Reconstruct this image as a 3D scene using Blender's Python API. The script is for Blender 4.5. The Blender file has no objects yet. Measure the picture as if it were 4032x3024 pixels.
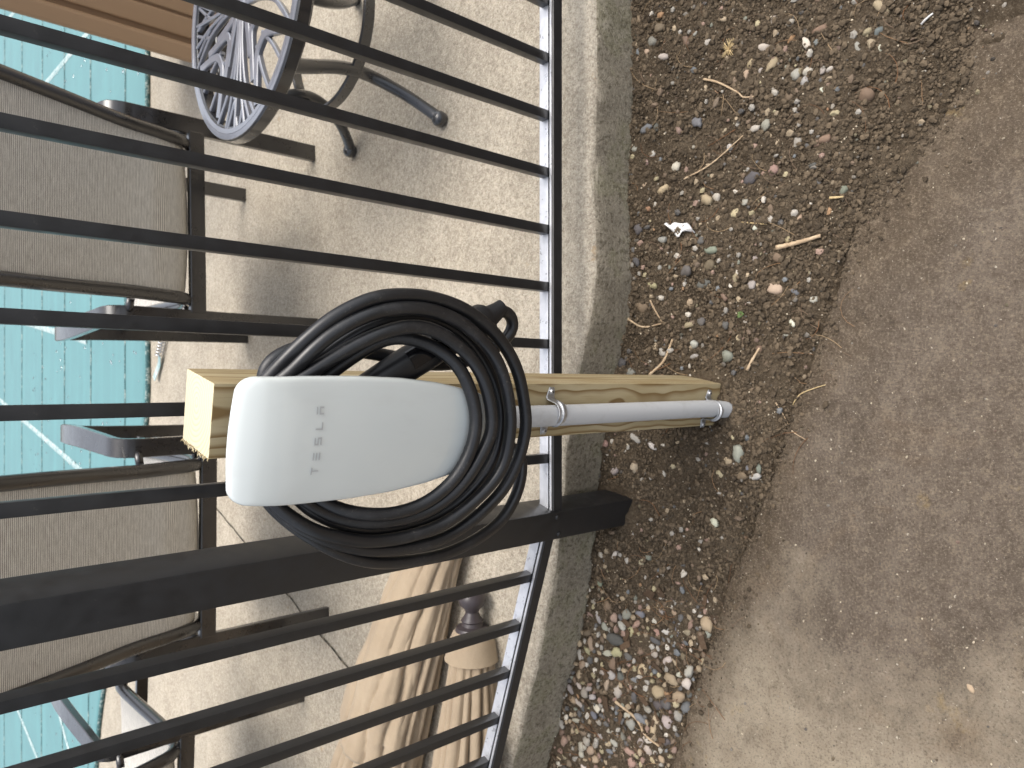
import bpy, bmesh, math, random
import numpy as np
from mathutils import Vector, Matrix, noise as mnoise

sc = bpy.context.scene
R = math.radians
rng = random.Random(7)
nrng = np.random.default_rng(11)

# ------------------------------------------------------------------ camera, sky, sun, exposure
CAM_H, PITCH = 1.357, R(42.3)
cam = bpy.data.cameras.new('camera')
cam.sensor_width = 36.0
cam.lens = 36.0 * 2900.0 / 4032.0
cam.clip_start, cam.clip_end = 0.02, 500.0
cam.dof.use_dof = True
cam.dof.focus_distance = 0.98
cam.dof.aperture_fstop = 9.5
camo = bpy.data.objects.new('camera', cam)
sc.collection.objects.link(camo)
_r = Vector((1, 0, 0)); _u = Vector((0, math.sin(PITCH), math.cos(PITCH))); _b = _r.cross(_u)
# the phone was held on its side: image right is the scene's down, image up is the scene's right
M = Matrix.Identity(4)
for i in range(3):
    M[i][0], M[i][1], M[i][2] = -_u[i], _r[i], _b[i]
M[2][3] = CAM_H
camo.matrix_world = M
sc.camera = camo

SUN_EL, SUN_AZ = R(66), R(98)          # azimuth from +Y (beyond the fence) towards +X: high, from the right
world = bpy.data.worlds.new('World'); sc.world = world; world.use_nodes = True
wn = world.node_tree.nodes; wl = world.node_tree.links
bg = wn['Background']; sky = wn.new('ShaderNodeTexSky'); sky.sky_type = 'NISHITA'
sky.sun_disc = False; sky.sun_elevation = SUN_EL; sky.sun_rotation = SUN_AZ
sky.air_density = 1.0; sky.dust_density = 5.0; sky.ozone_density = 1.0
hs_ = wn.new('ShaderNodeHueSaturation'); hs_.inputs['Saturation'].default_value = 0.40      # thin bright cloud: a nearly white sky
wl.new(sky.outputs[0], hs_.inputs['Color']); wl.new(hs_.outputs[0], bg.inputs[0]); bg.inputs[1].default_value = 0.15
sun = bpy.data.lights.new('sun', 'SUN'); sun.energy = 0.75; sun.angle = R(44); sun.color = (1.0, 0.95, 0.87)
suno = bpy.data.objects.new('sun', sun); sc.collection.objects.link(suno)
_d = Vector((math.sin(SUN_AZ) * math.cos(SUN_EL), math.cos(SUN_AZ) * math.cos(SUN_EL), math.sin(SUN_EL)))
suno.rotation_euler = _d.to_track_quat('Z', 'Y').to_euler()
sc.view_settings.view_transform = 'Standard'; sc.view_settings.look = 'None'
sc.view_settings.exposure = 0.90; sc.view_settings.gamma = 1.0
sc.view_settings.use_curve_mapping = False
sc.cycles.max_bounces = 7; sc.cycles.diffuse_bounces = 3; sc.cycles.glossy_bounces = 3; sc.cycles.transmission_bounces = 4; sc.cycles.caustics_reflective = False; sc.cycles.caustics_refractive = False

# ------------------------------------------------------------------ helpers
COL = sc.collection
def link(o): COL.objects.link(o); return o
def tag(o, label=None, cat=None, group=None, kind=None):
    if label: o['label'] = label
    if cat: o['category'] = cat
    if group: o['group'] = group
    if kind: o['kind'] = kind
    return o
def empty(name, loc=(0, 0, 0), rz=0.0):
    o = bpy.data.objects.new(name, None); o.location = loc; o.rotation_euler = (0, 0, rz)
    o.empty_display_size = 0.05
    return link(o)
def mesh_obj(name, verts, faces, mat, parent=None, smooth=False):
    me = bpy.data.meshes.new(name); me.from_pydata([tuple(v) for v in verts], [], faces); me.update()
    me.materials.append(mat)
    if smooth: me.polygons.foreach_set('use_smooth', [True] * len(me.polygons))
    o = bpy.data.objects.new(name, me); link(o)
    if parent: o.parent = parent
    return o
def bm_obj(name, bm, mat, parent=None, smooth=False):
    me = bpy.data.meshes.new(name); bm.to_mesh(me); bm.free(); me.materials.append(mat)
    if smooth: me.polygons.foreach_set('use_smooth', [True] * len(me.polygons))
    o = bpy.data.objects.new(name, me); link(o)
    if parent: o.parent = parent
    return o
def inst(o, loc, parent=None, rot=None, name=None):
    c = o.copy(); link(c); c.location = loc
    if rot is not None: c.rotation_euler = rot
    if parent is not None: c.parent = parent
    if name: c.name = name
    return c
def box_bm(sx, sy, sz, bev=0.0, seg=2, base=False):
    bm = bmesh.new(); bmesh.ops.create_cube(bm, size=1)
    bmesh.ops.scale(bm, vec=(sx, sy, sz), verts=bm.verts)
    if base: bmesh.ops.translate(bm, vec=(0, 0, sz / 2), verts=bm.verts)
    if bev: bmesh.ops.bevel(bm, geom=bm.edges[:], offset=bev, segments=seg, profile=0.6, affect='EDGES')
    return bm
def box(name, sx, sy, sz, mat, parent=None, loc=(0, 0, 0), bev=0.0, base=False, rot=None, seg=2):
    o = bm_obj(name, box_bm(sx, sy, sz, bev, seg, base), mat, parent, smooth=False); o.location = loc
    if rot: o.rotation_euler = rot
    return o
def catmull(pts, n):
    P = np.array(pts, float); P = np.vstack([2 * P[0] - P[1], P, 2 * P[-1] - P[-2]]); out = []
    for i in range(1, len(P) - 2):
        p0, p1, p2, p3 = P[i - 1], P[i], P[i + 1], P[i + 2]
        for t in np.linspace(0, 1, n, endpoint=False):
            out.append(.5 * (2 * p1 + (p2 - p0) * t + (2 * p0 - 5 * p1 + 4 * p2 - p3) * t * t + (3 * p1 - p0 - 3 * p2 + p3) * t ** 3))
    out.append(P[-2]); return np.array(out)
def smooth_path(P, it=3):
    P = P.copy()
    for _ in range(it): P[1:-1] = .25 * P[:-2] + .5 * P[1:-1] + .25 * P[2:]
    return P
def resample(P, step):
    seg = np.linalg.norm(np.diff(P, axis=0), axis=1); s = np.concatenate([[0], np.cumsum(seg)])
    n = max(2, int(s[-1] / step)); t = np.linspace(0, s[-1], n + 1)
    return np.stack([np.interp(t, s, P[:, k]) for k in range(P.shape[1])], 1)
def frames(P):
    T = np.gradient(P, axis=0); T /= np.linalg.norm(T, axis=1)[:, None] + 1e-12
    n = np.cross(T[0], [0, 0, 1.0])
    if np.linalg.norm(n) < 1e-3: n = np.cross(T[0], [1.0, 0, 0])
    n /= np.linalg.norm(n); N = [n]
    for i in range(1, len(P)):
        n = N[-1] - T[i] * np.dot(N[-1], T[i]); n /= np.linalg.norm(n) + 1e-12; N.append(n)
    N = np.array(N); return T, N, np.cross(T, N)
def tube_geo(P, rad, seg=10, cap=True):
    P = np.array(P, float); T, N, B = frames(P); rad = np.broadcast_to(rad, (len(P),))
    a = np.linspace(0, 2 * math.pi, seg, endpoint=False); V = []; Fc = []
    for i in range(len(P)):
        for k in a: V.append(P[i] + rad[i] * (math.cos(k) * N[i] + math.sin(k) * B[i]))
    for i in range(len(P) - 1):
        for k in range(seg):
            Fc.append((i * seg + k, i * seg + (k + 1) % seg, (i + 1) * seg + (k + 1) % seg, (i + 1) * seg + k))
    if cap:
        Fc.append(tuple(range(seg - 1, -1, -1))); m = (len(P) - 1) * seg; Fc.append(tuple(m + k for k in range(seg)))
    return V, Fc
def tube(name, P, rad, mat, parent=None, seg=10):
    V, Fc = tube_geo(P, rad, seg); return mesh_obj(name, V, Fc, mat, parent, smooth=True)
def bar_geo(P, side, w, t):
    """flat bar swept along P; side = fixed width direction, w full width (scalar or list), t thickness"""
    P = np.array(P, float); T = np.gradient(P, axis=0); T /= np.linalg.norm(T, axis=1)[:, None]
    S = np.array(side, float); w = np.broadcast_to(w, (len(P),)); V = []; Fc = []
    c = min(t * .3, .0022)
    for i in range(len(P)):
        s = S - T[i] * np.dot(S, T[i]); s /= np.linalg.norm(s); n = np.cross(s, T[i])
        h = w[i] / 2
        for a, b in ((-h + c, -t / 2), (h - c, -t / 2), (h, -t / 2 + c), (h, t / 2 - c), (h - c, t / 2), (-h + c, t / 2), (-h, t / 2 - c), (-h, -t / 2 + c)):
            V.append(P[i] + s * a + n * b)
    for i in range(len(P) - 1):
        for k in range(8): Fc.append((i * 8 + k, i * 8 + (k + 1) % 8, (i + 1) * 8 + (k + 1) % 8, (i + 1) * 8 + k))
    Fc.append(tuple(range(7, -1, -1))); m = (len(P) - 1) * 8; Fc.append(tuple(m + k for k in range(8)))
    return V, Fc
def bar(name, P, side, w, t, mat, parent=None):
    V, Fc = bar_geo(P, side, w, t); o = mesh_obj(name, V, Fc, mat, parent)
    shade_auto(o); return o
def shade_auto(o, ang=35):
    me = o.data; me.polygons.foreach_set('use_smooth', [True] * len(me.polygons))
    try: me.set_sharp_from_angle(angle=R(ang))
    except Exception: pass
    return o
def lathe(name, prof, mat, parent=None, seg=24, axis='z'):
    V = []; Fc = []; n = len(prof)
    for k in range(seg):
        a = 2 * math.pi * k / seg
        for r, h in prof: V.append((r * math.cos(a), r * math.sin(a), h))
    for k in range(seg):
        for i in range(n - 1):
            Fc.append((k * n + i, ((k + 1) % seg) * n + i, ((k + 1) % seg) * n + i + 1, k * n + i + 1))
    o = mesh_obj(name, V, Fc, mat, parent); shade_auto(o, 40); return o
def merge(parts):
    V = []; Fc = []
    for v, f in parts:
        b = len(V); V += list(v); Fc += [tuple(i + b for i in q) for q in f]
    return V, Fc
def sstep(a, b, x):
    t = np.clip((np.asarray(x, float) - a) / (b - a), 0, 1); return t * t * (3 - 2 * t)
# value noise on arrays
_tab = nrng.random((256, 256))
def vnoise(x, y):
    xi = np.floor(x).astype(int); yi = np.floor(y).astype(int); fx = x - xi; fy = y - yi
    fx = fx * fx * (3 - 2 * fx); fy = fy * fy * (3 - 2 * fy)
    g = lambda a, b: _tab[a % 256, b % 256]
    return (g(xi, yi) * (1 - fx) + g(xi + 1, yi) * fx) * (1 - fy) + (g(xi, yi + 1) * (1 - fx) + g(xi + 1, yi + 1) * fx) * fy - .5
def fbm(x, y, f, o=4, gain=.5):
    x = np.asarray(x, float); y = np.asarray(y, float); s = 0; a = 1
    for k in range(o): s = s + a * vnoise(x * f + 17.3 * k, y * f + 5.1 * k); f *= 2.03; a *= gain
    return s

# ------------------------------------------------------------------ materials
class MB:
    def __init__(s, name, base=(.5, .5, .5), rough=.5, metal=0.0, spec=None):
        s.m = bpy.data.materials.new(name); s.m.use_nodes = True; s.nt = s.m.node_tree
        s.b = s.nt.nodes['Principled BSDF']; s.tc = None
        s.b.inputs['Base Color'].default_value = (*base, 1); s.b.inputs['Roughness'].default_value = rough
        s.b.inputs['Metallic'].default_value = metal
        if spec is not None: s.b.inputs['Specular IOR Level'].default_value = spec
    def n(s, t, **k):
        x = s.nt.nodes.new(t)
        for a, v in k.items(): setattr(x, a, v)
        return x
    def l(s, a, b): s.nt.links.new(a, b)
    def co(s, scale=(1, 1, 1), rot=(0, 0, 0), loc=(0, 0, 0), out='Object'):
        if s.tc is None: s.tc = s.n('ShaderNodeTexCoord')
        mp = s.n('ShaderNodeMapping'); s.l(s.tc.outputs[out], mp.inputs[0])
        mp.inputs['Scale'].default_value = scale; mp.inputs['Rotation'].default_value = rot; mp.inputs['Location'].default_value = loc
        return mp.outputs[0]
    def noise(s, vec, scale, detail=4, rough=.55, dist=0.0):
        x = s.n('ShaderNodeTexNoise'); s.l(vec, x.inputs['Vector']); x.inputs['Scale'].default_value = scale
        x.inputs['Detail'].default_value = detail; x.inputs['Roughness'].default_value = rough; x.inputs['Distortion'].default_value = dist
        return x.outputs['Fac']
    def vor(s, vec, scale, feature='F1'):
        x = s.n('ShaderNodeTexVoronoi'); x.feature = feature; s.l(vec, x.inputs['Vector']); x.inputs['Scale'].default_value = scale
        return x.outputs['Distance'], x.outputs['Color']
    def ramp(s, fac, stops, interp='LINEAR'):
        x = s.n('ShaderNodeValToRGB'); s.l(fac, x.inputs[0]); e = x.color_ramp.elements; x.color_ramp.interpolation = interp
        while len(e) < len(stops): e.new(.5)
        for q, (p, c) in zip(e, stops):
            q.position = p; q.color = (*c, 1) if len(c) == 3 else c
        return x.outputs[0]
    def rf(s, fac, a, b, c=0.0, d=1.0):
        x = s.n('ShaderNodeMapRange'); s.l(fac, x.inputs[0]); x.clamp = True
        for i, v in zip((1, 2, 3, 4), (a, b, c, d)): x.inputs[i].default_value = v
        return x.outputs[0]
    def mix(s, fac, a, b, mode='MIX'):
        x = s.n('ShaderNodeMix'); x.data_type = 'RGBA'; x.blend_type = mode
        if isinstance(fac, (int, float)): x.inputs[0].default_value = fac
        else: s.l(fac, x.inputs[0])
        for i, v in ((6, a), (7, b)):
            if isinstance(v, tuple): x.inputs[i].default_value = (*v, 1)
            else: s.l(v, x.inputs[i])
        return x.outputs[2]
    def math(s, op, a, b=0.0, c=None):
        x = s.n('ShaderNodeMath'); x.operation = op
        for i, v in enumerate((a, b, c)):
            if v is None: continue
            if isinstance(v, (int, float)): x.inputs[i].default_value = v
            else: s.l(v, x.inputs[i])
        return x.outputs[0]
    def base(s, c): s.l(c, s.b.inputs['Base Color']); return s
    def rough(s, c): s.l(c, s.b.inputs['Roughness']); return s
    def bump(s, h, strength=.3, dist=.002):
        x = s.n('ShaderNodeBump'); x.inputs['Strength'].default_value = strength; x.inputs['Distance'].default_value = dist
        s.l(h, x.inputs['Height']); s.l(x.outputs[0], s.b.inputs['Normal']); return s

def m_black_paint(name, base, rough=.42, dusty=.10):
    m = MB(name, base, rough, spec=.5); c = m.co()
    n1 = m.noise(c, 35, 5, .6); n2 = m.noise(c, 420, 2, .5); n3 = m.noise(c, 160, 3, .6)
    dust = m.rf(n3, .66, .74)
    m.base(m.mix(m.math('MULTIPLY', dust, dusty), m.mix(m.rf(n1, .3, .7), tuple(v * .85 for v in base), tuple(v * 1.2 for v in base)), (.16, .14, .11)))
    m.rough(m.rf(n1, .3, .7, rough - .07, rough + .12)); m.bump(n2, .08, .0006); return m.m
MAT = {}
m = MB('rail_sky_sheen', (.74, .75, .78), .30, .6); c = m.co((1, 1, 1)); n = m.noise(c, 60, 3); m.base(m.mix(m.rf(n, .3, .7), (.68, .69, .72), (.80, .81, .84))); m.rough(m.rf(n, .3, .7, .25, .42)); MAT['strip'] = m.m  # pale metal colour stands in for sky reflected on the dark-painted rail
MAT['fence'] = m_black_paint('fence_paint', (.0185, .019, .0205), .36)
def coat(m, ior=1.5, r=.12):
    b = m.node_tree.nodes['Principled BSDF']; b.inputs['Coat Weight'].default_value = 1.0; b.inputs['Coat IOR'].default_value = ior; b.inputs['Coat Roughness'].default_value = r; return m
MAT['chairmetal'] = coat(m_black_paint('chair_paint', (.013, .0115, .0115), .30, .0))
MAT['tablemetal'] = coat(m_black_paint('table_paint', (.012, .013, .016), .30, .0), 1.6, .12)
MAT['tabletop_sheen'] = coat(m_black_paint('table_top_sky_sheen', (.145, .155, .185), .38, .0), 1.7, .22)  # sky reflection put into the colour, so paler than the black legs

def m_concrete():
    m = MB('patio_concrete', rough=.88, spec=.25); c = m.co()
    big = m.noise(c, 1.4, 5, .6); mid = m.noise(c, 7, 5, .65); fine = m.noise(c, 240, 3, .7); ag, agc = m.vor(c, 260)
    col = m.ramp(m.rf(mid, .25, .75), [(0, (.30, .255, .195)), (.5, (.42, .365, .285)), (1, (.51, .45, .36))])
    col = m.mix(m.rf(big, .35, .7, 0, .5), col, (.32, .295, .245))
    col = m.mix(m.rf(fine, .52, .68, 0, .55), col, (.62, .57, .47))
    col = m.mix(m.rf(fine, .46, .34, 0, .6), col, (.14, .12, .095))
    s2 = m.noise(c, 105, 3, .7); col = m.mix(m.rf(s2, .54, .62, 0, .45), col, (.62, .545, .43)); col = m.mix(m.rf(s2, .45, .38, 0, .45), col, (.20, .165, .12)); sp = m.noise(c, 38, 3, .6); col = m.mix(m.rf(sp, .70, .76, 0, .7), col, (.12, .085, .05))
    rust = m.noise(c, 16, 4, .7); col = m.mix(m.rf(rust, .67, .74, 0, .5), col, (.36, .22, .09))
    # mossy, dirty vertical edge: splash-back dirt on faces that point sideways
    geo = m.n('ShaderNodeNewGeometry'); sx = m.n('ShaderNodeSeparateXYZ'); m.l(geo.outputs['True Normal'], sx.inputs[0])
    side = m.rf(sx.outputs['Z'], .75, .3); mo = m.noise(c, 11, 5, .65)
    stain = m.ramp(m.rf(mo, .3, .7), [(0, (.17, .145, .108)), (.45, (.255, .222, .168)), (.7, (.21, .19, .125)), (1, (.33, .295, .225))])
    stain = m.mix(m.rf(fine, .5, .7, 0, .6), stain, (.42, .38, .30))
    stain = m.mix(m.rf(s2, .46, .38, 0, .65), stain, (.075, .062, .040)); stain = m.mix(m.rf(s2, .56, .62, 0, .5), stain, (.36, .32, .25))
    col = m.mix(side, col, stain)
    m.base(col); m.bump(m.math('ADD', m.math('ADD', fine, m.math('MULTIPLY', mid, .8)), s2), .7, .004); return m.m
MAT['patio'] = m_concrete()

def m_pad():
    m = MB('pad_concrete', rough=.9, spec=.2); c = m.co()
    big = m.noise(c, 2.6, 5, .6, .5); mid = m.noise(c, 13, 6, .7); fine = m.noise(c, 330, 3, .75); g2 = m.noise(c, 900, 2, .6)
    sx = m.n('ShaderNodeSeparateXYZ'); m.l(m.tc.outputs['Object'], sx.inputs[0])
    col = m.ramp(m.rf(mid, .25, .75), [(0, (.098, .076, .056)), (.5, (.148, .117, .089)), (1, (.21, .17, .13))])
    # cleaner tan concrete towards the gravel end of the pad
    clean = m.math('ADD', m.rf(sx.outputs['X'], -.10, -.70), m.rf(sx.outputs['Y'], .40, .85, -.35, .25))
    clean = m.math('ADD', clean, m.rf(big, .28, .72, -.55, .55))
    col = m.mix(m.rf(clean, .20, .95, 0, .95), col, m.ramp(m.rf(mid, .25, .75), [(0, (.26, .21, .15)), (1, (.43, .365, .27))]))
    br = m.noise(c, 4.2, 5, .65, .8); col = m.mix(m.rf(br, .54, .70, 0, .5), col, (.17, .115, .068))
    st = m.noise(m.co((4, 6.5, 1), loc=(5, 2, 0)), 1.0, 5, .68, .6); col = m.mix(m.rf(st, .53, .70, 0, .6), col, (.070, .054, .040))
    dl = m.math('ADD', sx.outputs['Y'], m.math('MULTIPLY', sx.outputs['X'], .35))       # distance to the pad edge line
    wash = m.math('ADD', m.math('MULTIPLY', m.math('ADD', dl, -.677), 3.2), m.math('MULTIPLY', sx.outputs['X'], 1.5))
    wash = m.math('MAXIMUM', wash, m.math('MULTIPLY', m.math('ADD', dl, -.625), 8.0))       # dirt trodden over the whole edge
    wash = m.math('ADD', wash, m.math('MULTIPLY', m.math('ADD', m.noise(c, 5, 6, .7), -.5), 1.8))
    col = m.mix(m.rf(wash, -.45, .35, 0, .97), col, m.ramp(m.rf(mid, .25, .75), [(0, (.072, .052, .034)), (1, (.150, .113, .076))]))
    yl = m.noise(c, 8, 5, .65); col = m.mix(m.rf(yl, .63, .75, 0, .6), col, (.38, .26, .095))
    s3 = m.noise(c, 48, 6, .8); col = m.mix(m.rf(s3, .52, .66, 0, .45), col, (.30, .235, .165)); col = m.mix(m.rf(s3, .47, .35, 0, .45), col, (.062, .046, .032))
    s2 = m.noise(c, 210, 4, .75); col = m.mix(m.rf(s2, .54, .62, 0, .42), col, (.34, .28, .205)); col = m.mix(m.rf(s2, .455, .38, 0, .48), col, (.042, .032, .023))
    fl = m.noise(c, 110, 3, .6); fleck = m.rf(fl, .685, .72); col = m.mix(m.math('MULTIPLY', fleck, .7), col, (.62, .55, .44))
    m.base(col); m.bump(m.math('ADD', m.math('ADD', fine, m.math('MULTIPLY', g2, .5)), m.math('MULTIPLY', s3, 1.0)), .9, .004); return m.m
MAT['pad'] = m_pad()

def m_soil():
    m = MB('soil', rough=.95, spec=.15); c = m.co()
    mid = m.noise(c, 9, 5, .65); fine = m.noise(c, 170, 4, .7); g = m.noise(c, 520, 3, .7)
    col = m.ramp(m.rf(mid, .28, .72), [(0, (.066, .048, .031)), (.5, (.112, .083, .054)), (1, (.175, .135, .092))])
    col = m.mix(m.rf(fine, .5, .68, 0, .7), col, (.21, .168, .118))
    col = m.mix(m.rf(g, .45, .3, 0, .7), col, (.030, .021, .014))
    v, vc = m.vor(c, 130); fl = m.noise(c, 45, 2)
    fleck = m.math('MULTIPLY', m.rf(v, .17, .11), m.rf(fl, .55, .66)); col = m.mix(m.math('MULTIPLY', fleck, .7), col, (.42, .35, .25))
    yl = m.noise(c, 7, 4, .6); col = m.mix(m.rf(yl, .68, .76, 0, .5), col, (.26, .17, .065))
    m.base(col); m.bump(m.math('ADD', fine, g), 1.0, .007); return m.m
MAT['soil'] = m_soil()

def m_objcolor(name, rough=.75, nscale=120, attr=False):
    m = MB(name, rough=rough, spec=.3); c = m.co()
    if attr:
        a = m.n('ShaderNodeVertexColor'); a.layer_name = 'Col'; colr = a.outputs[0]
    else:
        oi = m.n('ShaderNodeObjectInfo'); colr = oi.outputs['Color']
    n1 = m.noise(c, nscale, 4, .65); n2 = m.noise(c, nscale * 4, 2, .6)
    col = m.mix(m.rf(n1, .3, .7), m.mix(.45, colr, (.5, .5, .5), 'MULTIPLY'), colr)
    col = m.mix(m.rf(n1, .50, .68, 0, .65), col, (.11, .083, .055))
    m.base(col); m.bump(m.math('ADD', n1, n2), .25, .0008); return m.m
MAT['stone'] = m_objcolor('pebble_stone')
MAT['gravel'] = m_objcolor('gravel_stone', attr=True, nscale=160)
MAT['clod'] = m_objcolor('soil_clod', rough=.95, attr=True, nscale=300)
MAT['litter'] = m_objcolor('dry_litter', rough=.8, attr=True, nscale=200)

def m_wood():
    m = MB('treated_pine', rough=.62, spec=.3); c = m.co()
    wob = m.noise(m.co((9, 9, 1.6)), 1.0, 3, .5); wob2 = m.noise(m.co((2.2, 2.2, 4.5), loc=(3, 1, .4)), 1.0, 2, .5)
    sx = m.n('ShaderNodeSeparateXYZ'); m.l(m.tc.outputs['Object'], sx.inputs[0])
    x = m.math('ADD', m.math('ADD', sx.outputs['X'], -.008), m.math('MULTIPLY', m.math('ADD', wob, -.5), .020))
    y = m.math('ADD', m.math('ADD', sx.outputs['Y'], -.050), m.math('MULTIPLY', m.math('ADD', wob2, -.5), .030))
    r = m.math('SQRT', m.math('ADD', m.math('MULTIPLY', x, x), m.math('MULTIPLY', m.math('MULTIPLY', y, y), 1.5)))
    ring = m.math('FRACT', m.math('MULTIPLY', r, 150.0))
    late = m.math('MULTIPLY', m.rf(ring, .50, .88), m.rf(ring, 1.0, .93))
    geo = m.n('ShaderNodeNewGeometry'); sz = m.n('ShaderNodeSeparateXYZ'); m.l(geo.outputs['Normal'], sz.inputs[0])
    end = m.rf(sz.outputs['Z'], .6, .9)
    fib = m.noise(m.co((700, 700, 9)), 1.0, 3, .6); blot = m.noise(m.co((20, 20, 5)), 1.0, 3, .6)
    side = m.mix(late, m.ramp(m.rf(blot, .3, .7), [(0, (.37, .285, .145)), (1, (.49, .415, .265))]), (.21, .135, .055))
    side = m.mix(m.rf(fib, .42, .30, 0, .35), side, (.22, .15, .06))
    pore = m.noise(m.co((900, 900, 900)), 1.0, 2, .6)
    ec = m.mix(m.math('MULTIPLY', late, .55), m.ramp(m.rf(pore, .3, .7), [(0, (.62, .545, .36)), (1, (.75, .685, .49))]), (.46, .37, .20))
    m.base(m.mix(end, side, ec)); m.bump(m.math('ADD', fib, pore), .25, .0007); return m.m
MAT['wood'] = m_wood()

m = MB('charger_glass', (.80, .835, .82), .05, spec=.5); m.b.inputs['Coat Weight'].default_value = .6; m.b.inputs['Coat Roughness'].default_value = .03
c = m.co(); sm = m.noise(c, 14, 3, .5); m.rough(m.rf(sm, .45, .75, .035, .12)); du = m.noise(m.co((30, 30, 9)), 1.0, 4, .65); m.base(m.mix(m.rf(du, .5, .8, 0, .25), (.70, .745, .728), (.58, .59, .565))); MAT['glass'] = m.m
m = MB('charger_body', (.10, .10, .105), .4); c = m.co(); m.bump(m.noise(c, 700, 2), .05, .0004); MAT['body'] = m.m
m = MB('logo_print', (.36, .37, .375), .3); c = m.co(); m.base(m.mix(m.rf(m.noise(c, 300), .3, .7), (.47, .48, .48), (.50, .51, .51))); MAT['logo'] = m.m
def m_rubber():
    m = MB('cable_rubber', rough=.45, spec=.6); c = m.co(); n = m.noise(c, 22, 5, .65); f = m.noise(c, 260, 4, .7)
    col = m.mix(m.rf(n, .52, .72, 0, .7), (.010, .0105, .012), (.027, .027, .029))
    col = m.mix(m.math('MULTIPLY', m.rf(f, .58, .72), m.rf(n, .42, .62)), col, (.085, .078, .068)); m.base(col)
    m.rough(m.rf(n, .35, .7, .28, .50)); m.bump(f, .06, .0006); return m.m
MAT['rubber'] = m_rubber()
m = MB('plug_plastic', (.010, .0105, .012), .4); c = m.co(); m.bump(m.noise(c, 900, 2), .06, .0003); MAT['plug'] = m.m
m = MB('plug_gloss', (.006, .006, .007), .06); c = m.co(); m.rough(m.rf(m.noise(c, 60), .3, .7, .04, .1)); MAT['gloss'] = m.m
m = MB('conduit_pvc', (.42, .43, .435), .42); c = m.co(); n = m.noise(c, 26, 4, .6)
m.base(m.mix(m.rf(n, .55, .75, 0, .5), (.54, .55, .555), (.42, .415, .40))); m.bump(m.noise(c, 500, 2), .04, .0003); MAT['pvc'] = m.m
m = MB('galvanised', (.50, .51, .52), .38, .85); c = m.co(); v, vc = m.vor(c, 160); n = m.noise(c, 90, 3)
m.base(m.mix(m.rf(n, .3, .7), (.42, .43, .44), (.60, .61, .62))); m.rough(m.rf(n, .3, .7, .3, .5)); MAT['galv'] = m.m
m = MB('steel_spring', (.62, .62, .62), .2, 1.0); c = m.co(); m.rough(m.rf(m.noise(c, 80), .3, .7, .12, .3)); MAT['steel'] = m.m

def m_sling():
    m = MB('sling_weave', rough=.50, spec=.6)
    w = m.n('ShaderNodeTexWave'); w.wave_type = 'BANDS'; w.bands_direction = 'Y'; m.l(m.co(out='UV'), w.inputs['Vector'])
    w.inputs['Scale'].default_value = 88; w.inputs['Distortion'].default_value = .6; w.inputs['Detail'].default_value = 2
    uv = m.co((70, 2600, 1), out='UV'); n1 = m.noise(m.co((14, 260, 1), out='UV'), 1.0, 3, .7); n2 = m.noise(m.co((420, 420, 1), out='UV'), 1.0, 2, .6)
    t = m.math('ADD', m.math('MULTIPLY', w.outputs['Fac'], .45), m.math('MULTIPLY', n1, .55))
    col = m.ramp(m.rf(t, .28, .72), [(0, (.21, .192, .165)), (.45, (.50, .47, .415)), (1, (.80, .775, .71))])
    col = m.mix(m.rf(n2, .5, .7, 0, .5), col, (.42, .38, .31)); m.base(col); m.bump(m.math('ADD', t, n2), .3, .001); return m.m
MAT['sling'] = m_sling()
def m_canvas():
    m = MB('tan_canvas', rough=.85, spec=.15); c = m.co(); n = m.noise(c, 6, 4, .6); f = m.noise(c, 600, 2, .6)
    col = m.mix(m.rf(n, .3, .7), (.33, .255, .175), (.42, .335, .235)); m.base(m.mix(m.rf(f, .45, .3, 0, .35), col, (.28, .22, .15))); m.bump(m.math('ADD', f, m.math('MULTIPLY', m.noise(c, 45, 4, .65), 3.0)), .35, .002)
    m.b.inputs['Sheen Weight'].default_value = .15; return m.m
MAT['canvas'] = m_canvas()
def m_pool():
    m = MB('pool_cover_vinyl', rough=.5, spec=.22); c = m.co(); n = m.noise(c, 3.0, 5, .6); st = m.noise(m.co((.5, 7, 1)), 1.0, 4, .6)
    col = m.ramp(m.rf(n, .3, .7), [(0, (.105, .240, .252)), (1, (.135, .285, .295))])
    col = m.mix(m.rf(st, .5, .75, 0, .4), col, (.15, .36, .37)); m.base(col)
    m.bump(m.noise(c, 60, 3), .12, .004); m.rough(m.rf(n, .3, .7, .36, .5)); return m.m
MAT['pool'] = m_pool()
m = MB('cover_strap', (.33, .46, .46), .7); c = m.co((1, 1, 1)); m.base(m.mix(m.rf(m.noise(c, 26, 4, .7), .35, .65), (.16, .30, .31), (.52, .58, .56))); MAT['strap'] = m.m
m = MB('cover_stitch', (.10, .22, .23), .8); c = m.co(); m.base(m.mix(m.rf(m.noise(c, 40, 3, .8), .5, .6), (.035, .10, .105), (.30, .36, .33))); MAT['stitch'] = m.m
def m_cab():
    m = MB('tan_resin', rough=.5, spec=.4); c = m.co((6, 6, 1.0)); n = m.noise(c, 1.0, 3, .5); f = m.noise(m.co(), 250, 3, .6)
    m.base(m.mix(m.rf(n, .3, .7), (.30, .195, .115), (.36, .24, .145))); m.bump(f, .12, .001); return m.m
MAT['resin'] = m_cab()
m = MB('bronze_finial', (.055, .045, .048), .35); c = m.co(); m.rough(m.rf(m.noise(c, 90, 3), .3, .7, .28, .48)); MAT['finial'] = m.m
m = MB('white_scrap', (.75, .74, .72), .6); c = m.co(); m.base(m.mix(m.rf(m.noise(c, 120, 3), .5, .7, 0, .6), (.76, .75, .73), (.42, .38, .33))); MAT['scrap'] = m.m
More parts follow.
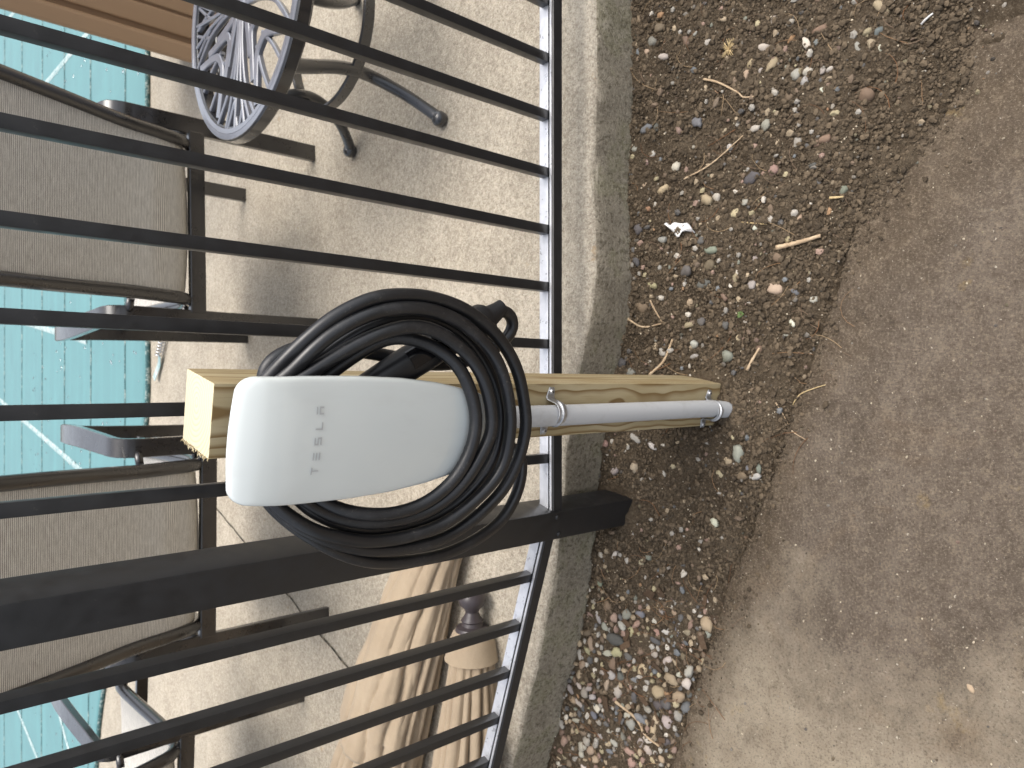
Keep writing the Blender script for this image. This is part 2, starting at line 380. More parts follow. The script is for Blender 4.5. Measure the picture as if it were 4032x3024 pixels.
m = MB('bare_stick', (.42, .30, .18), .85); c = m.co((60, 60, 60)); m.base(m.mix(m.rf(m.noise(c, 1.0, 4, .7), .3, .7), (.30, .20, .115), (.56, .43, .28))); MAT['stick'] = m.m
m = MB('straw', (.50, .37, .18), .8); c = m.co(); m.base(m.mix(m.rf(m.noise(c, 300), .3, .7), (.38, .26, .12), (.58, .46, .25))); MAT['straw'] = m.m
m = MB('green_leaf', (.07, .12, .03), .6); c = m.co(); m.base(m.mix(m.rf(m.noise(c, 200), .3, .7), (.05, .10, .02), (.11, .16, .045))); MAT['leaf'] = m.m
m = MB('ground_far', (.07, .055, .038), .95); c = m.co(); m.base(m.mix(m.rf(m.noise(c, 3, 5), .3, .7), (.05, .04, .028), (.10, .08, .055))); MAT['far'] = m.m

# ------------------------------------------------------------------ setting
SLAB = 0.186
PAD0, PADK = 0.677, -0.35                       # pad edge: Y = PAD0 + PADK * X
edge = [(3.2, 1.03), (1.2, 1.03), (.90, 1.032), (.70, 1.03), (.50, 1.035), (.30, 1.033), (.16, 1.045), (.034, 1.08), (-.10, 1.105), (-.194, 1.122), (-.35, 1.14), (-.507, 1.168), (-.70, 1.225), (-.891, 1.283), (-1.3, 1.41), (-2.2, 1.70), (-4.5, 2.5)]
EP = resample(catmull(edge, 10)[:, :2], .012)
EP[:, 1] += fbm(EP[:, 0], EP[:, 1] * 0, 9, 4) * .010
_ex = EP[::-1, 0]; _ey = EP[::-1, 1]
def edge_y(x): return np.interp(x, _ex, _ey)
def soil_h(x, y):
    x = np.asarray(x, float); y = np.asarray(y, float)
    d = y - (PAD0 + PADK * x) + fbm(x, y, 6, 3) * .030
    spill = .20 * sstep(.18, .70, x) + .05 * fbm(x, y, 14, 4) * sstep(.15, .4, x)
    d2 = d + spill
    h = -.014 + .015 * sstep(-.014, .030, d2) + .012 * sstep(.0, .22, d2)
    h = h + .050 * sstep(-.22, .0, y - edge_y(x)) * (1 - .25 * sstep(-.2, -.8, x))
    h = h + fbm(x, y, 4, 3) * .010 * sstep(-.02, .10, d2)
    # slight hollow round the timber post
    return h
def soil_fine(x, y):
    return fbm(x, y, 34, 4, .62) * .0095 + np.maximum(fbm(x, y, 95, 2, .6), -.1) * .0060
xs = np.arange(-1.45, 1.25, .0048); ys = np.arange(.16, 1.52, .0048)
GX, GY = np.meshgrid(xs, ys); GZ = soil_h(GX, GY) + soil_fine(GX, GY)
# push the ground below the slab so it never shows on the patio
GZ = np.where(GY > edge_y(GX) + .05, -.05, GZ)
nv = len(xs); V = np.stack([GX.ravel(), GY.ravel(), GZ.ravel()], 1)
idx = np.arange(V.shape[0]).reshape(len(ys), nv)
Fq = np.stack([idx[:-1, :-1].ravel(), idx[:-1, 1:].ravel(), idx[1:, 1:].ravel(), idx[1:, :-1].ravel()], 1)
me = bpy.data.meshes.new('soil_bed'); me.from_pydata(V.tolist(), [], Fq.tolist()); me.materials.append(MAT['soil'])
me.polygons.foreach_set('use_smooth', [True] * len(me.polygons))
soil = link(bpy.data.objects.new('soil_bed', me)); tag(soil, 'dark brown soil bed between the concrete pad and the patio slab', kind='structure')
soil['category'] = 'soil'
def ground_z(x, y): return float(soil_h(x, y) + soil_fine(x, y))

g = mesh_obj('ground', [(-80, -80, -.07), (80, -80, -.07), (80, 80, -.07), (-80, 80, -.07)], [(0, 1, 2, 3)], MAT['far'])
tag(g, 'bare brown ground around the patio', 'ground', kind='structure')

# patio slab with an eased, slightly ragged edge
def slab_mesh():
    n = len(EP); V = []; Fc = []
    T = np.gradient(EP, axis=0); T /= np.linalg.norm(T, axis=1)[:, None]; Nn = np.stack([T[:, 1], -T[:, 0]], 1)   # inward test below
    if Nn[len(Nn) // 2, 1] < 0: Nn = -Nn
    prof = [(.030, 0.0), (.016, -.0012), (.007, -.0045), (.002, -.010), (.0, -.018), (-.002, -.05), (.0, -.09), (-.004, -.13), (-.002, -.28)]
    for j, (inn, dz) in enumerate(prof):
        wob = fbm(EP[:, 0] * 1.0, EP[:, 0] * 0 + j * .37, 26, 3) * (.006 if j > 3 else .0025)
        for i in range(n):
            V.append((EP[i, 0] + Nn[i, 0] * (inn + wob[i]), EP[i, 1] + Nn[i, 1] * (inn + wob[i]), SLAB + dz))
    for j in range(len(prof) - 1):
        for i in range(n - 1):
            Fc.append((j * n + i, j * n + i + 1, (j + 1) * n + i + 1, (j + 1) * n + i))
    b = len(V)
    V += [(-4.5, 16, SLAB), (6, 16, SLAB), (6, 1.06, SLAB)]
    Fc.append(tuple(list(range(n - 1, -1, -1)) + [b + 2, b + 1, b + 0]))
    return V, Fc
V, Fc = slab_mesh()
patio = mesh_obj('patio_slab', V, Fc, MAT['patio'], smooth=False); shade_auto(patio, 60)
tag(patio, 'pale tan concrete patio slab behind the black fence', 'patio', kind='structure')
# saw-cut joints: thin dark dirt-filled lines lying in the patio
def strip(name, a, b, w, z, mat, parent, jit=.0, n=40):
    a = np.array(a); b = np.array(b); t = np.linspace(0, 1, n)[:, None]; P = a + (b - a) * t
    d = (b - a) / np.linalg.norm(b - a); nn = np.array([-d[1], d[0]])
    off = fbm(t[:, 0] * 7 + a[0], t[:, 0] * 0 + a[1], 3, 3)[:, None] * jit; ww = w * (1 + .6 * fbm(t[:, 0] * 11, t[:, 0] * 0 + 3.3, 3, 2))[:, None]
    L = P + nn * (off + ww / 2); Q = P + nn * (off - ww / 2)
    V = [(p[0], p[1], z) for p in L] + [(p[0], p[1], z) for p in Q]
    return mesh_obj(name, V, [(i, i + 1, n + i + 1, n + i) for i in range(n - 1)], mat, parent)
m = MB('joint_dirt', (.03, .026, .02), .95); c = m.co(); m.base(m.mix(m.rf(m.noise(c, 60, 4), .45, .6), (.028, .024, .018), (.16, .13, .09))); MAT['joint'] = m.m
strip('joint', (-0.4149, 3.4662), (-0.8917, 2.0339), .006, SLAB + .0025, MAT['joint'], patio, .008, 60)
strip('joint', (-0.8917, 2.0339), (-1.0067, 1.7784), .006, SLAB + .0025, MAT['joint'], patio, .008, 60)

# foreground pad
def pad_mesh():
    xs = np.arange(-3.0, 3.0, .012); ey = PAD0 + PADK * xs + fbm(xs, xs * 0 + 4.4, 7, 4) * .020 - .004 + fbm(xs, xs * 0 + 9.4, 40, 2) * .006
    V = []; Fc = []; n = len(xs)
    prof = [(-.02, 0.0), (-.010, -.0006), (-.003, -.003), (.0, -.008), (.002, -.06)]
    for inn, dz in prof:
        for i in range(n): V.append((xs[i], ey[i] + inn, dz))
    for j in range(len(prof) - 1):
        for i in range(n - 1): Fc.append((j * n + i, (j + 1) * n + i, (j + 1) * n + i + 1, j * n + i + 1))
    b = len(V); V += [(-3.0, -5.0, 0.0), (3.0, -5.0, 0.0)]
    Fc.append(tuple([b, b + 1] + list(range(n - 1, -1, -1)))); return V, Fc
V, Fc = pad_mesh(); pad = mesh_obj('concrete_pad', V, Fc, MAT['pad']); shade_auto(pad, 60)
tag(pad, 'dusty brown concrete pad in front of the soil bed', 'pavement', kind='structure')

# ------------------------------------------------------------------ fence
FY = 1.067                                        # fence line of the section behind the charger
ZB, ZT = 0.265, 1.40                              # bottom of bottom rail, top of fence
def rail_bm(length, sx=0.0):
    """bottom / top rail: inverted U with a recessed channel for the pickets (profile in y,z)"""
    prof = [(-.019, 0), (.019, 0), (.019, .024), (.0145, .0265), (.0115, .0265), (.0115, .0205), (-.0115, .0205), (-.0115, .0265), (-.0145, .0265), (-.019, .024)]
    bm = bmesh.new(); a = [bm.verts.new((0, y, z)) for y, z in prof]; b = [bm.verts.new((length, y, z)) for y, z in prof]
    n = len(prof)
    for i in range(n): bm.faces.new((a[i], b[i], b[(i + 1) % n], a[(i + 1) % n]))
    bm.faces.new(a); bm.faces.new(b[::-1]); bmesh.ops.recalc_face_normals(bm, faces=bm.faces); return bm
PICK_H = ZT - ZB - .03
pick_src = None
def picket_fence(label, origin, rz, length, first, spacing, count):
    global pick_src
    t = empty('picket_fence', (origin[0], origin[1], 0), rz); tag(t, label, 'fence', 'black metal fence panels')
    bm_obj('bottom_rail', rail_bm(length), MAT['fence'], t).location = (0, 0, ZB)
    r = bm_obj('top_rail', rail_bm(length), MAT['fence'], t); r.location = (0, 0, ZT); r.rotation_euler = (math.pi, 0, 0); r.location.y = 0
    for y0, y1 in ((-.0166, -.0116), (-.0075, .0168)):
        box('sky_sheen_strip', length - .002, y1 - y0, .0022, MAT['strip'], t, (length / 2, -(y0 + y1) / 2 if abs(rz) > 1 else (y0 + y1) / 2, ZB + .0279), .0006)  # added strips: bright sky reflection painted onto the dark rail
    for k in range(count):
        loc = (first + spacing * k, 0, ZB + .0208)
        if pick_src is None:
            pick_src = bm_obj('picket', box_bm(.019, .019, PICK_H, .0014, 2, True), MAT['fence'], t); pick_src.location = loc; shade_auto(pick_src, 40)
        else: inst(pick_src, loc, t, (0, 0, 0))
    return t
picket_fence('straight black picket fence panel running behind the white charger and round table', (-.262, FY), 0, 2.6, -.152 + .0095 + .262 - .009, .1165, 22)
LA = math.atan2(0.29859, -0.95438)
picket_fence('angled black picket fence panel in front of the folded tan umbrella', (-0.3119, 1.089), LA, 2.4, 0.0944, 0.1157, 20)

post = empty('fence_post', (-0.2802, 1.0813, -.02), LA + math.pi)
tag(post, 'thick square black fence post standing where the two fence panels meet', 'fence post')
o = bm_obj('post_tube', box_bm(.0635, .0635, 1.50, .003, 2, True), MAT['fence'], post); shade_auto(o, 40)
o = bm_obj('post_cap', box_bm(.068, .068, .012, .003, 2, True), MAT['fence'], post); o.location = (0, 0, 1.50); shade_auto(o, 40)
for sx, sz in ((-.020, .285), (.020, .302), (-.020, 1.40), (.020, 1.40)):
    s_ = lathe('screw', [(0, .0032), (.0022, .0034), (.0040, .0026), (.0052, .0008), (.0054, -.001)], MAT['fence'], post, 14)
    s_.location = (sx, -.0318, sz); s_.rotation_euler = (math.pi / 2, 0, 0)

# ------------------------------------------------------------------ timber post with conduit and charger
PYAW = -R(12)
CH = Matrix.Translation((-.043, .849, 0)) @ Matrix.Rotation(PYAW, 4, 'Z')       # origin: foot of the post's front face, x along the face, y into the post
def place(o): o.matrix_world = CH @ o.matrix_world; return o
wp = empty('timber_post', (-.043, .849, -.06), PYAW)
tag(wp, 'square treated timber post carrying the white charger and grey conduit', 'post')
bm = box_bm(.089, .089, 1.107, .0016, 2, True); bmesh.ops.translate(bm, vec=(0, .0445, 0), verts=bm.verts)
bmesh.ops.subdivide_edges(bm, edges=[e for e in bm.edges if e.calc_length() > .5], cuts=30)
for v in bm.verts:
    if v.co.z > 1.10: v.co.z += .0012 * mnoise.noise(Vector((v.co.x * 60, v.co.y * 60, 0)))
o = bm_obj('timber', bm, MAT['wood'], wp); shade_auto(o, 40)
parts = []
for k in range(46):                                # torn fibres on the sawn edge
    y = rng.uniform(-.002, .09); x = -.0445 + rng.uniform(-.0006, .002); z = 1.1065
    l = rng.uniform(.002, .006); a = rng.uniform(-.6, .6); w = rng.uniform(.0005, .0011)
    p0 = np.array((x, y, z)); p1 = p0 + np.array((-l, l * a, rng.uniform(-.002, .002)))
    parts.append(tube_geo([p0, (p0 + p1) / 2 + np.array((0, 0, .0006)), p1], [w, w * .8, w * .25], 4))
V, Fc = merge(parts); fx = mesh_obj('torn_fibres', V, Fc, MAT['wood'], wp); fx['kind'] = 'stuff'

# conduit
CR = .0172
cd = empty('conduit_pipe', (0, 0, 0)); tag(cd, 'grey plastic conduit running down the timber post into the soil', 'conduit')
pp = [(-.004, -.0185, .80), (-.004, -.0185, .5), (-.003, -.0185, .2), (-.003, -.0190, .06), (-.005, -.0200, .02), (-.008, -.021, -.03)]
P = resample(catmull(pp, 14), .02); P = np.array([CH @ Vector(p) for p in P])
tube('pipe', P, CR, MAT['pvc'], cd, 28)
def strap(z, label, dz=0.0, offx=0.0):
    t = empty('conduit_strap', tuple(CH @ Vector((-.0035 + offx, 0, z))), PYAW)
    tag(t, label, 'pipe strap', 'conduit straps')
    r = CR + .0012; pts = []
    cy = -.0185
    pts.append((-.0395, -.0012, 0)); pts.append((-.0235, -.0014, 0)); pts.append((-r - .0012, -.005, 0))
    for a in np.linspace(180, 360, 15): pts.append((r * math.cos(R(a)) * 1.0, cy + r * math.sin(R(a)), 0))
    pts.append((r + .0012, -.005, 0)); pts.append((.0235, -.0014, 0)); pts.append((.0395, -.0012, 0))
    P = np.array(pts, float); P[:, 2] += P[:, 0] * dz
    w = np.full(len(P), .0185); w[0] = .011; w[-1] = .011
    V, Fc = bar_geo(P, (0, 0, 1), w, .0018); o = mesh_obj('band', V, Fc, MAT['galv'], t); shade_auto(o, 40)
    rib = P[3:-3] + 0; c0 = np.array((0, cy, 0)); rib = c0 * [1, 1, 0] + (rib - [0, cy, 0]) * [1.06, 1.06, 1]; rib[:, 1] += 0; 
    tube('rib', rib, .0030, MAT['galv'], o, 8)
    for sx in (-.0325, .0325):
        s_ = lathe('screw', [(0, .0042), (.0018, .0044), (.0040, .0034), (.0050, .0012), (.0062, .0010), (.0064, 0)], MAT['galv'], t, 18)
        s_.location = (sx, -.0022, sx * dz); s_.rotation_euler = (math.pi / 2, 0, 0)
        x1 = box('cross_slot', .0042, .0008, .0008, MAT['gloss'], s_, (0, 0, .0043)); x2 = box('cross_slot', .0008, .0042, .0008, MAT['gloss'], s_, (0, 0, .0044))
    return t
strap(0.5076, 'upper galvanised strap holding the grey conduit just below the cable coil', -.07, .003)
strap(0.0473, 'lower galvanised strap holding the grey conduit at the soil', -.04, -.004)

# charger ---------------------------------------------------------------------------------
CZ = 1.0605                                          # top of the face plate
CHH = .364
def half_w(t):                                     # half width of the face against 0 (top) .. 1 (bottom)
    return np.interp(t, [0, .06, .2, .38, .55, .7, .82, .9, .96, 1.0], [.0690, .0705, .0726, .0733, .0712, .0655, .0575, .0490, .0380, .0])
def face_outline():
    pts = []
    # right side from the top corner to the bottom, then mirrored
    ts = np.concatenate([np.linspace(.075, .86, 26), .86 + .14 * np.sin(np.linspace(0, math.pi / 2, 14))[1:]])
    right = [(float(half_w(t)), -t * CHH) for t in ts]
    b = half_w(.86); 
    right = [(float(half_w(t)) if t < .86 else float(b * math.sqrt(max(0, 1 - ((t - .86) / .14) ** 2)) ** 1.0 * (1 - .0 * (t - .86))), -t * CHH) for t in ts]
    rc = .021; cx, cz = half_w(.06) - rc, -.0035 - rc
    corner = [(cx + rc * math.cos(R(a)), cz + rc * math.sin(R(a))) for a in np.linspace(88, 0, 9)]
    top = [(x, -.0035 * (x / cx) ** 2) for x in np.linspace(0, cx, 8)[:-1]]
    half = top + corner + [p for p in right if p[1] < cz - .004]
    half[-1] = (0.0, -CHH)
    left = [(-x, z) for x, z in half[-2:0:-1]]
    return half + left
OUT = face_outline()
def face_y(x, z):
    t = -z / CHH
    return -.108 + .0085 * (x / .0775) ** 2 + .030 * max(0, t - .35) ** 1.6 + .5 * max(0, .18 - t) ** 2
chg = empty('wall_charger', (0, 0, 0)); tag(chg, 'white glass-fronted electric vehicle charger mounted on the timber post', 'car charger')
cc = (0.0, -.155); V = []; Fc = []; n = len(OUT)
rings = [(.997, .0095), (1.0, .0062), (.9965, .0036), (.988, .0016), (.974, .0006), (.93, .0001), (.86, 0), (.72, 0), (.55, 0), (.36, 0), (.18, 0)]
for s, dy in rings:
    for x, z in OUT:
        X = cc[0] + (x - cc[0]) * s; Z = cc[1] + (z - cc[1]) * s
        V.append((X, face_y(X, Z) + dy, Z))
V.append((cc[0], face_y(*cc), cc[1]))
for j in range(len(rings) - 1):
    for i in range(n): Fc.append((j * n + i, j * n + (i + 1) % n, (j + 1) * n + (i + 1) % n, (j + 1) * n + i))
b = (len(rings) - 1) * n
for i in range(n): Fc.append((b + i, b + (i + 1) % n, len(V) - 1))
Vw = [CH @ Vector((x, y, z + CZ)) for x, y, z in V]
mesh_obj('face_plate', Vw, Fc, MAT['glass'], chg, smooth=True)
V = []; Fc = []
for s, y in ((.985, None), (.90, None), (.70, -.062), (.68, -.012), (.70, -.006), (.70, 0.0)):
    for x, z in OUT:
        X = x * s; Z = cc[1] + (z - cc[1]) * s; yy = (face_y(X, Z) + (.0098 if s > .95 else .018)) if y is None else y
        V.append(CH @ Vector((X, yy, Z + CZ)))
for j in range(5):
    for i in range(n): Fc.append((j * n + i, j * n + (i + 1) % n, (j + 1) * n + (i + 1) % n, (j + 1) * n + i))
shade_auto(mesh_obj('housing', V, Fc, MAT['body'], chg), 50)
# word mark
def poly_letters():
    L = {}
    L['T'] = [[(0, 1), (1, 1), (.93, .84), (.575, .82), (.575, 0), (.425, 0), (.425, .82), (.07, .84)]]
    L['E'] = [[(0, 1), (1, 1), (.93, .82), (0, .82)], [(0, .60), (1, .60), (.93, .42), (0, .42)], [(0, .19), (1, .19), (.93, 0), (0, 0)]]
    L['S'] = [[(0, 1), (1, 1), (.93, .82), (.2, .82), (.2, .59), (1, .59), (1, 0), (0, 0), (.07, .19), (.8, .19), (.8, .41), (0, .41)]]
    L['L'] = [[(0, 1), (.2, 1), (.2, .19), (1, .19), (.93, 0), (0, 0)]]
    L['A'] = [[(0, 1), (1, 1), (.93, .81), (.07, .81)], [(0, .60), (1, .60), (1, 0), (.8, 0), (.8, .41), (.2, .41), (.2, 0), (0, 0)]]
    return L
LET = poly_letters(); SP, LW, LH = 0.0172, .0088, .0088
for k, ch in enumerate('TESLA'):
    x0 = (k - 2) * SP - LW / 2 + 0.0027; bm = bmesh.new()
    for poly in LET[ch]:
        vs = []
        for px, pz in poly:
            x = x0 + px * LW; z = -0.0905 + (pz - .5) * LH
            vs.append(bm.verts.new(CH @ Vector((x, face_y(x, z) - .0013, z + CZ))))
        bm.faces.new(vs)
    bm.normal_update(); bmesh.ops.triangulate(bm, faces=bm.faces[:]); bmesh.ops.recalc_face_normals(bm, faces=bm.faces[:])
    bm_obj('logo_letter', bm, MAT['logo'], chg)

# charging cable --------------------------------------------------------------------------
COIL = np.array([(-0.0643, 0.803, 0.6829),(-0.0841, 0.8173, 0.6292),(-0.1041, 0.8115, 0.6062),(-0.119, 0.8047, 0.6038),(-0.1629, 0.804, 0.6157),(-0.2058, 0.8081, 0.6531),(-0.2339, 0.8141, 0.7361),(-0.2333, 0.819, 0.8272),(-0.2178, 0.8207, 0.8831),(-0.1894, 0.8196, 0.9326),(-0.1581, 0.823, 0.9709),(-0.1301, 0.832, 0.9918),(-0.0846, 0.8324, 1.0053),(-0.04, 0.8229, 1.0108),(-0.0081, 0.8111, 1.0084),(0.0144, 0.7963, 0.9953),(0.032, 0.7826, 0.9842),(0.0518, 0.7684, 0.9688),(0.0769, 0.753, 0.943),(0.0986, 0.7384, 0.9038),(0.1055, 0.7319, 0.8626),(0.1039, 0.7273, 0.8194),(0.0909, 0.725, 0.7694),(0.0603, 0.7265, 0.7193),(0.0196, 0.7322, 0.6815),(-0.0309, 0.7409, 0.6591),(-0.0631, 0.7478, 0.6507),(-0.1117, 0.7611, 0.6553),(-0.1588, 0.7751, 0.6814),(-0.2056, 0.7931, 0.7521),(-0.2126, 0.8046, 0.8426),(-0.1954, 0.8109, 0.9077),(-0.1696, 0.8154, 0.9554),(-0.1446, 0.8201, 0.9817),(-0.1076, 0.8222, 1.0006),(-0.0602, 0.8172, 1.0088),(-0.0137, 0.8023, 1.0048),(0.0143, 0.7813, 0.9814),(0.0329, 0.7674, 0.9693),(0.0593, 0.7518, 0.9436),(0.0814, 0.7371, 0.9046),(0.0901, 0.7282, 0.8633),(0.0879, 0.7227, 0.8228),(0.0733, 0.7208, 0.781),(0.0439, 0.722, 0.7377),(0.0074, 0.7258, 0.7106),(-0.0368, 0.7322, 0.694),(-0.0645, 0.7381, 0.6891),(-0.1117, 0.7501, 0.6913),(-0.1482, 0.7629, 0.7171),(-0.1819, 0.778, 0.7636),(-0.1941, 0.7876, 0.8073),(-0.1979, 0.7964, 0.8478),(-0.1939, 0.8006, 0.8851),(-0.1767, 0.8069, 0.9375),(-0.1548, 0.8123, 0.9697),(-0.133, 0.8176, 0.9905),(-0.0982, 0.8153, 1.0006),(-0.0537, 0.8008, 1.0055),(-0.0137, 0.7873, 0.9937),(0.0165, 0.7709, 0.9588),(0.038, 0.7563, 0.9295),(0.0549, 0.7427, 0.9011),(0.0685, 0.7318, 0.8608),(0.0663, 0.7273, 0.827),(0.0518, 0.7254, 0.7935),(0.0272, 0.7256, 0.761),(-0.0056, 0.7276, 0.739),(-0.046, 0.7321, 0.7259),(-0.0679, 0.7368, 0.7246),(-0.0863, 0.7427, 0.7314),(-0.1209, 0.7551, 0.7472),(-0.1489, 0.769, 0.7705),(-0.168, 0.7821, 0.8052),(-0.174, 0.7944, 0.8565),(-0.1686, 0.8032, 0.8946),(-0.1537, 0.8101, 0.9302),(-0.1311, 0.8122, 0.9602),(-0.0996, 0.8155, 0.9838),(-0.0548, 0.811, 0.9919),(-0.014, 0.8023, 0.9837),(0.0123, 0.7918, 0.9639),(0.0446, 0.7749, 0.9276),(0.0696, 0.7616, 0.8895),(0.0821, 0.7539, 0.8459),(0.0798, 0.7484, 0.8038),(0.0599, 0.7466, 0.7603),(0.0244, 0.7492, 0.7215),(-0.0131, 0.7542, 0.6969),(-0.0482, 0.7596, 0.6856),(-0.0872, 0.7679, 0.6858),(-0.1194, 0.7768, 0.6977),(-0.1576, 0.7909, 0.7303),(-0.1813, 0.8029, 0.7794),(-0.1879, 0.8113, 0.8383),(-0.1792, 0.8145, 0.8881),(-0.1507, 0.8134, 0.9418),(-0.125, 0.816, 0.9648),(-0.0979, 0.8202, 0.9723),(-0.0558, 0.8162, 0.9741),(-0.0172, 0.803, 0.9583),(0.0126, 0.7897, 0.9295),(0.0387, 0.7761, 0.8964),(0.0561, 0.7624, 0.8659),(0.0542, 0.7508, 0.8322),(0.0398, 0.7419, 0.7987),(0.0177, 0.7356, 0.7753),(-0.0153, 0.7346, 0.7578),(-0.0454, 0.736, 0.7495),(-0.0652, 0.7382, 0.7502),(-0.0888, 0.7453, 0.753),(-0.1227, 0.7575, 0.7681),(-0.1514, 0.7716, 0.802),(-0.1628, 0.784, 0.8457),(-0.1589, 0.7952, 0.8883),(-0.1466, 0.8055, 0.9209),(-0.1164, 0.8141, 0.9593),(-0.0793, 0.8212, 0.9843),(-0.0377, 0.8224, 0.993),(-0.0053, 0.8185, 0.9977),(0.0165, 0.8119, 1.0006),(0.0351, 0.8059, 0.982),(0.0456, 0.8037, 0.9467),(0.043, 0.8042, 0.9066),(0.0395, 0.805, 0.8684),(0.0347, 0.806, 0.8302),(0.026, 0.8058, 0.766),(0.032, 0.7946, 0.7166),(0.0475, 0.7793, 0.6844),(0.0644, 0.7677, 0.6681),(0.0759, 0.7632, 0.6606),(0.0907, 0.7591, 0.6639),(0.1012, 0.7568, 0.6792),(0.1006, 0.757, 0.6991)])
P = smooth_path(resample(catmull(COIL, 10), .006), 6); P = resample(P, .006)
cb = empty('charging_cable', tuple(COIL[0])); tag(cb, 'thick black charging cable coiled in loose loops round the white charger', 'cable')
cbl = tube('cable', P, .0086, MAT['rubber'], cb, 14); cbl.location = -Vector(COIL[0])
# plug handle
HA, HB = np.array((0.016, 0.786, 0.8402)), np.array((0.099, 0.7573, 0.7033))
ph = empty('charging_plug', tuple(HA)); tag(ph, 'black charging plug handle tucked behind the coiled cable beside the charger', 'plug')
ax = (HB - HA); HL = np.linalg.norm(ax); ax /= HL
hs = np.cross(ax, [0, -1, 0]); hs /= np.linalg.norm(hs); hn = np.cross(hs, ax)
def plug_loft(name, secs, mat, seg=20, pw=2.6):
    V = []; Fc = []
    for t, a, b_, o_ in secs:
        for k in range(seg):
            q = 2 * math.pi * k / seg; cxx, syy = math.cos(q), math.sin(q)
            ex = abs(cxx) ** (2 / pw) * math.copysign(1, cxx); ey = abs(syy) ** (2 / pw) * math.copysign(1, syy)
            V.append(ax * (t * HL) + hs * (ex * a + o_) + hn * (ey * b_))
    for i in range(len(secs) - 1):
        for k in range(seg): Fc.append((i * seg + k, i * seg + (k + 1) % seg, (i + 1) * seg + (k + 1) % seg, (i + 1) * seg + k))
    Fc.append(tuple(range(seg - 1, -1, -1))); m_ = (len(secs) - 1) * seg; Fc.append(tuple(m_ + k for k in range(seg)))
    return shade_auto(mesh_obj(name, V, Fc, mat, ph), 40)
plug_loft('grip', [(-0.4, 0.0177, 0.0189, 0), (-0.15, 0.0195, 0.0212, 0), (0.05, 0.0212, 0.0224, 0), (0.25, 0.0215, 0.0224, 0), (0.45, 0.0212, 0.0212, 0), (0.62, 0.0218, 0.0207, 0.001), (0.8, 0.0236, 0.0212, 0.003), (0.9, 0.0230, 0.0203, 0.004), (0.925, 0.0201, 0.0189, 0.004)], MAT['plug'])
plug_loft('strain_relief', [(.90, .0160, .0155, .004), (.96, .0148, .0145, .004), (1.05, .0118, .0118, .003), (1.10, .0108, .0108, .002)], MAT['plug'], 18, 2)
def gloss_panel():
    V = []; Fc = []; nn, mm = 10, 8
    for i in range(nn + 1):
        t = .10 + .44 * i / nn
        for j in range(mm + 1):
            q = math.pi * (.46 + .36 * j / mm); a_, b_ = .0222, .0232
            cxx, syy = math.cos(q), math.sin(q); ex = abs(cxx) ** (2 / 2.6) * math.copysign(1, cxx); ey = abs(syy) ** (2 / 2.6)
            V.append(ax * (t * HL) + hs * (ex * a_) + hn * (ey * b_))
    for i in range(nn):
        for j in range(mm): Fc.append((i * (mm + 1) + j, i * (mm + 1) + j + 1, (i + 1) * (mm + 1) + j + 1, (i + 1) * (mm + 1) + j))
    o = mesh_obj('gloss_panel', V, Fc, MAT['gloss'], ph, smooth=True); return o
gp = gloss_panel()
rbm = lathe('button_ring', [(.0022, .0004), (.0026, .0010), (.0032, .0010), (.0036, .0002)], MAT['galv'], gp, 20)
bp = ax * (.30 * HL) - hs * .009 + hn * .0230; rbm.location = Vector(bp); rbm.rotation_euler = Vector(hn * .9 - hs * .4).to_track_quat('Z', 'Y').to_euler()

